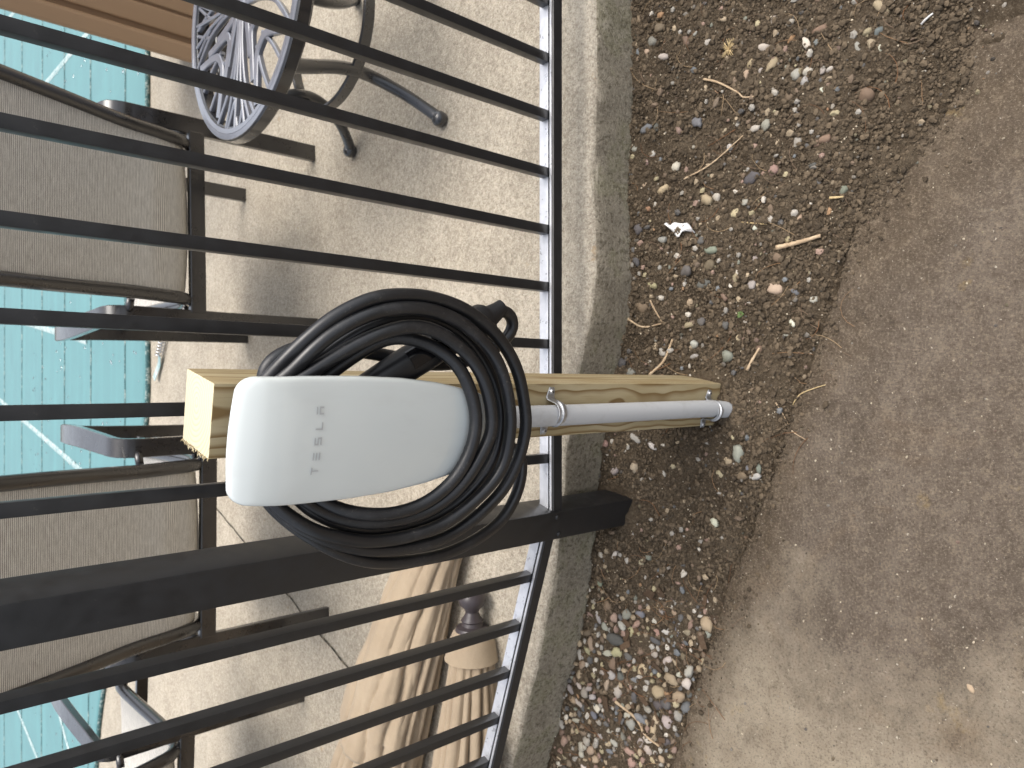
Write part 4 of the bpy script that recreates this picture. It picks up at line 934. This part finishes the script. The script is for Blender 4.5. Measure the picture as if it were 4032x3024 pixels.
for q_ in range(60):
    off = nrng.random(3) * 50; k = np.array([1 + .55 * mnoise.noise(Vector(v * 1.6 + off)) for v in IV1])
    e = np.array([rng.uniform(.8, 1.35), rng.uniform(.65, 1.1), rng.uniform(.5, .95)]); a = rng.uniform(0, 6.28); ca_, sa_ = math.cos(a), math.sin(a); v = IV1 * k[:, None] * e
    LS.append(np.column_stack([v[:, 0] * ca_ - v[:, 1] * sa_, v[:, 0] * sa_ + v[:, 1] * ca_, v[:, 2]]))
def lump(x, y, z, r): return LS[rng.randrange(60)] * r + np.array((x, y, z))
items = []
for (x, y, r, ci, key) in stones[300:]:
    c_ = PAL[ci][1]; f_ = rng.uniform(.75, 1.2); items.append((lump(x, y, float(soil_h(x, y)) + r * .25, r), IF1, tuple(v * f_ for v in c_)))
for k in range(4500):                              # grit
    x = rng.uniform(-1.25, 1.18); y = rng.uniform(.33, 1.33)
    if not visible(x, y) or y > edge_y(x) - .002 or not clear(x, y, .001): continue
    d = y - padline(x); on_pad = d < -.22 * float(sstep(.18, .7, x)) - .01
    if on_pad and rng.random() > .13: continue
    r = rng.lognormvariate(math.log(.0017 if on_pad else .0024), .4); r = min(r, .0055); ci = rng.choices(range(len(PAL)), PW)[0]; f_ = rng.uniform(.35, 1.0)
    z = max(float(soil_h(x, y)), 0.0 if d < 0 else -9) + r * .2; items.append((lump(x, y, z, r), IF1, tuple(v * f_ * .7 + s_ * .3 for v, s_ in zip(PAL[ci][1], (.10, .075, .05)))))
for k in range(2100):
    x = rng.uniform(-1.25, 1.18); y = rng.uniform(.33, 1.33)
    if not visible(x, y) or y > edge_y(x) - .002 or not clear(x, y, .001): continue
    d = y - padline(x)
    if d < -.2 * float(sstep(.18, .7, x)) and rng.random() > .35: continue
    r = rng.uniform(.0009, .0022); f_ = rng.uniform(.6, 1.1); z = max(ground_z(x, y), 0.0 if d < 0 else -9) + r * .6
    items.append((lump(x, y, z, r), IF1, (.62 * f_, .53 * f_, .39 * f_)))
colored_stuff('gravel', items, MAT['gravel'], 'fine mixed gravel and grit scattered over the soil', 'gravel')
N_ = 170000
cx = nrng.uniform(-1.25, 1.18, N_); cy = nrng.uniform(.38, 1.33, N_)
ok = (np.abs(cx) < .52 + .52 * (cy + .2)) & (cy < edge_y(cx) - .001) & (cy > padline(cx) - .18 * sstep(.18, .7, cx) - np.abs(nrng.normal(0, .034, N_)) * (nrng.random(N_) < .6))
ok &= nrng.random(N_) < .60 + .9 * np.clip(fbm(cx, cy, 9, 3) + .35, 0, 1)
ok &= ~((np.abs(cx + .03) < .06) & (np.abs(cy - .885) < .06)) & ~((np.abs(cx - -0.2802) < .05) & (np.abs(cy - 1.0813) < .05))
ok &= (nrng.random(N_) < np.where(cx < -.55, .45, 1.0))
cx = cx[ok][:84000]; cy = cy[ok][:84000]
qa = nrng.uniform(0, 6.28, 260); qr = .018 + np.abs(nrng.normal(0, .014, 260)); bx_ = -.050 + np.cos(qa) * qr; by_ = .826 + np.sin(qa) * qr; kb = by_ < .845    # dirt packed round the pipe
cx = np.concatenate([cx, bx_[kb]]); cy = np.concatenate([cy, by_[kb]]); n_ = len(cx)
cr = np.minimum(.0066, np.exp(nrng.normal(math.log(.0018), .55, n_))); cz = np.maximum(soil_h(cx, cy) + .7 * soil_fine(cx, cy), np.where(cy < padline(cx), 0.0, -9)) + cr * .42
cr[-int(kb.sum()):] = nrng.uniform(.003, .0075, int(kb.sum())); LSA = np.array(LS); pick = nrng.integers(0, 60, n_); nvl = LSA.shape[1]
VV = LSA[pick] * cr[:, None, None] + np.stack([cx, cy, cz], 1)[:, None, :]
FF = (np.array(IF1)[None] + (np.arange(n_) * nvl)[:, None, None]).reshape(-1, 3)
me = bpy.data.meshes.new('soil_crumbs'); me.from_pydata(VV.reshape(-1, 3).tolist(), [], FF.tolist()); me.materials.append(MAT['clod'])
ff = nrng.uniform(.45, 1.40, n_); cc_ = np.stack([.118 * ff, .088 * ff, .057 * ff, np.ones(n_)], 1)
me.color_attributes.new('Col', 'FLOAT_COLOR', 'POINT').data.foreach_set('color', np.repeat(cc_, nvl, 0).ravel())
tag(link(bpy.data.objects.new('soil_crumbs', me)), 'crumbly clods of dark soil lying on the soil bed', 'soil', kind='stuff')
# pine needles and fine rootlets
items = []
def fibre(x, y, L, a, r, c_, bend=.25, lift=.004, zf=None):
    zf = zf or (lambda u, v: max(ground_z(u, v), 0.0 if v < padline(u) else -9))
    n_ = 7; P = []
    for i in range(n_):
        t = i / (n_ - 1) - .5; aa = a + bend * t * 2; u = x + math.cos(aa) * L * t; v = y + math.sin(aa) * L * t; P.append((u, v, zf(u, v) + r + lift * (1 - (2 * t) ** 2)))
    V, Fc = tube_geo(P, np.linspace(r, r * .45, n_), 4); return (V, Fc, c_)
for k in range(560):
    left = rng.random() < .62
    x = rng.uniform(-1.05, -.36) if left else rng.uniform(-.36, .9); y = rng.uniform(.45, 1.32)
    if not visible(x, y) or y > edge_y(x) - .02 or y < padline(x) - .06 or not clear(x, y, .02): continue
    c_ = rng.choice([(.25, .12, .055), (.32, .19, .10), (.18, .095, .05), (.40, .28, .16), (.22, .15, .10)])
    items.append(fibre(x, y, rng.uniform(.025, .085), rng.uniform(0, 3.14), rng.uniform(.0005, .0009), c_, rng.uniform(-.6, .6), rng.uniform(.001, .008)))
colored_stuff('pine_needles', items, MAT['litter'], 'dry reddish pine needles and rootlets strewn over soil and gravel', 'pine needles')
# chips of bark
items = []
for k in range(90):
    x = rng.uniform(-1.0, -.45); y = rng.uniform(.8, 1.3)
    if not visible(x, y) or y > edge_y(x) - .02 or y < padline(x): continue
    a = rng.uniform(0, 3.14); l = rng.uniform(.006, .02); w = l * rng.uniform(.3, .6); z = ground_z(x, y) + .004; f_ = rng.uniform(.5, 1.3)
    u = np.array((math.cos(a), math.sin(a), rng.uniform(-.3, .3))) * l; v = np.array((-math.sin(a), math.cos(a), rng.uniform(-.3, .3))) * w; p = np.array((x, y, z)); h = np.array((0, 0, .0018))
    q = [p - u - v * .6, p + u * .9 - v, p + u + v * .7, p - u * .8 + v]; V = q + [i_ + h for i_ in q]
    items.append((V, [(3, 2, 1, 0), (4, 5, 6, 7), (0, 1, 5, 4), (1, 2, 6, 5), (2, 3, 7, 6), (3, 0, 4, 7)], (.10 * f_, .062 * f_, .036 * f_)))
colored_stuff('bark_chips', items, MAT['litter'], 'small dark bark chips mixed into the gravel patch', 'bark chips')
# twigs, straws and scraps that can be told apart
def twig(label, pts, r, mat='stick', name='twig', cat='twig', grp='loose twigs on the ground', seg=8):
    P = []
    for x, y in pts: P.append((x, y, max(ground_z(x, y), 0.0 if y < padline(x) - .15 * float(sstep(.2, .7, x)) else -9) + r * .9))
    P = resample(catmull(P, 6), .006); P[:, 2] = smooth_path(P, 8)[:, 2] + .001
    t = np.linspace(0, 1, len(P)); o = tube(name, P - P[0], r * (1 - .35 * t) * (1 + .12 * np.sin(t * 40)), MAT[mat], None, seg); o.location = tuple(P[0]); tag(o, label, cat, grp); return o
for lab, pts, r, mt, nm, ct in [('broken piece of pale stick lying in the dirt near the concrete pad', [(0.2643, 0.7115), (0.2694, 0.6707), (0.2768, 0.6286)], 0.0052, 'stick', 'stick', 'stick'), ('crooked grey rootlet lying in the dirt below the straight fence panel', [(0.6368, 0.8686), (0.6208, 0.8361), (0.5873, 0.7911), (0.575, 0.7807), (0.5697, 0.757)], 0.0024, 'stick', 'rootlet', 'twig'), ('long thin straight twig in the dirt below the plastic scrap', [(0.4344, 0.9101), (0.4563, 0.8528), (0.4988, 0.7807)], 0.0018, 'stick', 'twig', 'twig'), ('short thick grey twig in the dirt beside the timber post foot', [(0.0279, 0.779), (0.0524, 0.764), (0.0721, 0.7525)], 0.0034, 'stick', 'twig', 'twig'), ('dark twig leaning towards the timber post by the slab edge', [(0.0202, 0.9929), (0.0502, 0.9602), (0.0963, 0.9399)], 0.0034, 'stick', 'twig', 'twig'), ('curved brown twig forming a bow in the dirt beside the slab', [(0.148, 1.043), (0.1254, 1.0033), (0.1303, 0.9591)], 0.0024, 'stick', 'twig', 'twig'), ('short straight twig crossing the bow-shaped twig', [(0.1815, 0.9805), (0.1608, 0.9707), (0.1335, 0.9573)], 0.0022, 'stick', 'twig', 'twig'), ('bent pale straw lying on the concrete pad edge', [(-0.0438, 0.693), (-0.021, 0.6726), (-0.009, 0.6453), (-0.0016, 0.6216)], 0.0014, 'straw', 'straw', 'straw'), ('long curved brown pine needle crossing onto the concrete pad', [(-0.0366, 0.7207), (-0.0728, 0.7026), (-0.0904, 0.6882), (-0.1054, 0.6604)], 0.0013, 'stick', 'needle', 'pine needle'), ('long grey twig lying across the gravel patch', [(-0.7339, 1.0996), (-0.7678, 1.0531), (-0.7929, 1.0301), (-0.8093, 0.9956)], 0.0034, 'stick', 'twig', 'twig'), ('very short cut piece of pale stick in the soil near the pad', [(0.342, 0.6086), (0.3412, 0.5976), (0.3408, 0.5854)], 0.0028, 'straw', 'stick', 'stick'), ('thin whitish straw lying beside the white pebble', [(0.326, 0.7893), (0.3198, 0.7604), (0.3115, 0.7276)], 0.0018, 'straw', 'straw', 'straw'), ('white frayed thread lying on the soil covered pad', [(0.6066, 0.454), (0.6123, 0.4445), (0.6151, 0.434)], 0.002, 'scrap', 'thread', 'thread')]:
    twig(lab, pts, r, mt, nm, ct)
# white scrap
sx0, sy0 = (0.3301, 0.9156)
V = []; Fc = []; nn_ = 14
for i in range(nn_):
    t = i / (nn_ - 1); cx_ = sx0 + (t - .5) * .052 * .35 + .006 * math.sin(t * 7); cy_ = sy0 + (t - .5) * .058; w = .004 + .009 * math.sin(math.pi * t) ** 1.2 * (1 + .4 * math.sin(t * 13))
    for j in range(5):
        s = j / 4 - .5; x = cx_ + s * w * 2; y = cy_ + s * w * .5; V.append((x, y, ground_z(x, y) * .3 + float(soil_h(x, y)) * .7 + .008 + .005 * math.sin(t * 9 + s * 5)))
for i in range(nn_ - 1):
    for j in range(4): Fc.append((i * 5 + j, i * 5 + j + 1, (i + 1) * 5 + j + 1, (i + 1) * 5 + j))
o = mesh_obj('plastic_scrap', V, Fc, MAT['scrap'], smooth=True); md = o.modifiers.new('thick', 'SOLIDIFY'); md.thickness = .0008
tag(o, 'crumpled white plastic scrap lying in the dirt near the patio slab', 'litter')
# dried grass tuft
tx, ty = (0.6819, 0.8121); tf = empty('dried_tuft', (tx, ty, ground_z(tx, ty))); tag(tf, 'pale straw-coloured dried grass tuft lying in the dirt', 'grass tuft')
parts = []
for k in range(34):
    a = rng.uniform(0, 6.28); l = rng.uniform(.008, .022); P = [(0, 0, .001), (math.cos(a) * l * .5, math.sin(a) * l * .5, rng.uniform(.003, .009)), (math.cos(a) * l, math.sin(a) * l, rng.uniform(.001, .010))]
    parts.append(tube_geo(P, [.0012, .001, .0005], 5))
V, Fc = merge(parts); mesh_obj('blades', V, Fc, MAT['straw'], tf)['kind'] = 'stuff'
# seedling
sx1, sy1 = (0.1406, 0.7905); sd_ = empty('green_seedling', (sx1, sy1, ground_z(sx1, sy1))); tag(sd_, 'tiny green weed seedling in the dirt beside the timber post', 'seedling')
for k in range(9):
    a = k * 2.4; l = rng.uniform(.005, .010); w = l * .35; u = np.array((math.cos(a), math.sin(a), .35)); v = np.array((-math.sin(a), math.cos(a), 0))
    V = [u * .001, u * l * .5 + v * w, u * l + np.array((0, 0, -.001)), u * l * .5 - v * w, u * l * .5 + np.array((0, 0, .0008))]
    mesh_obj('leaf', V, [(0, 1, 4), (1, 2, 4), (2, 3, 4), (3, 0, 4)], MAT['leaf'], sd_)
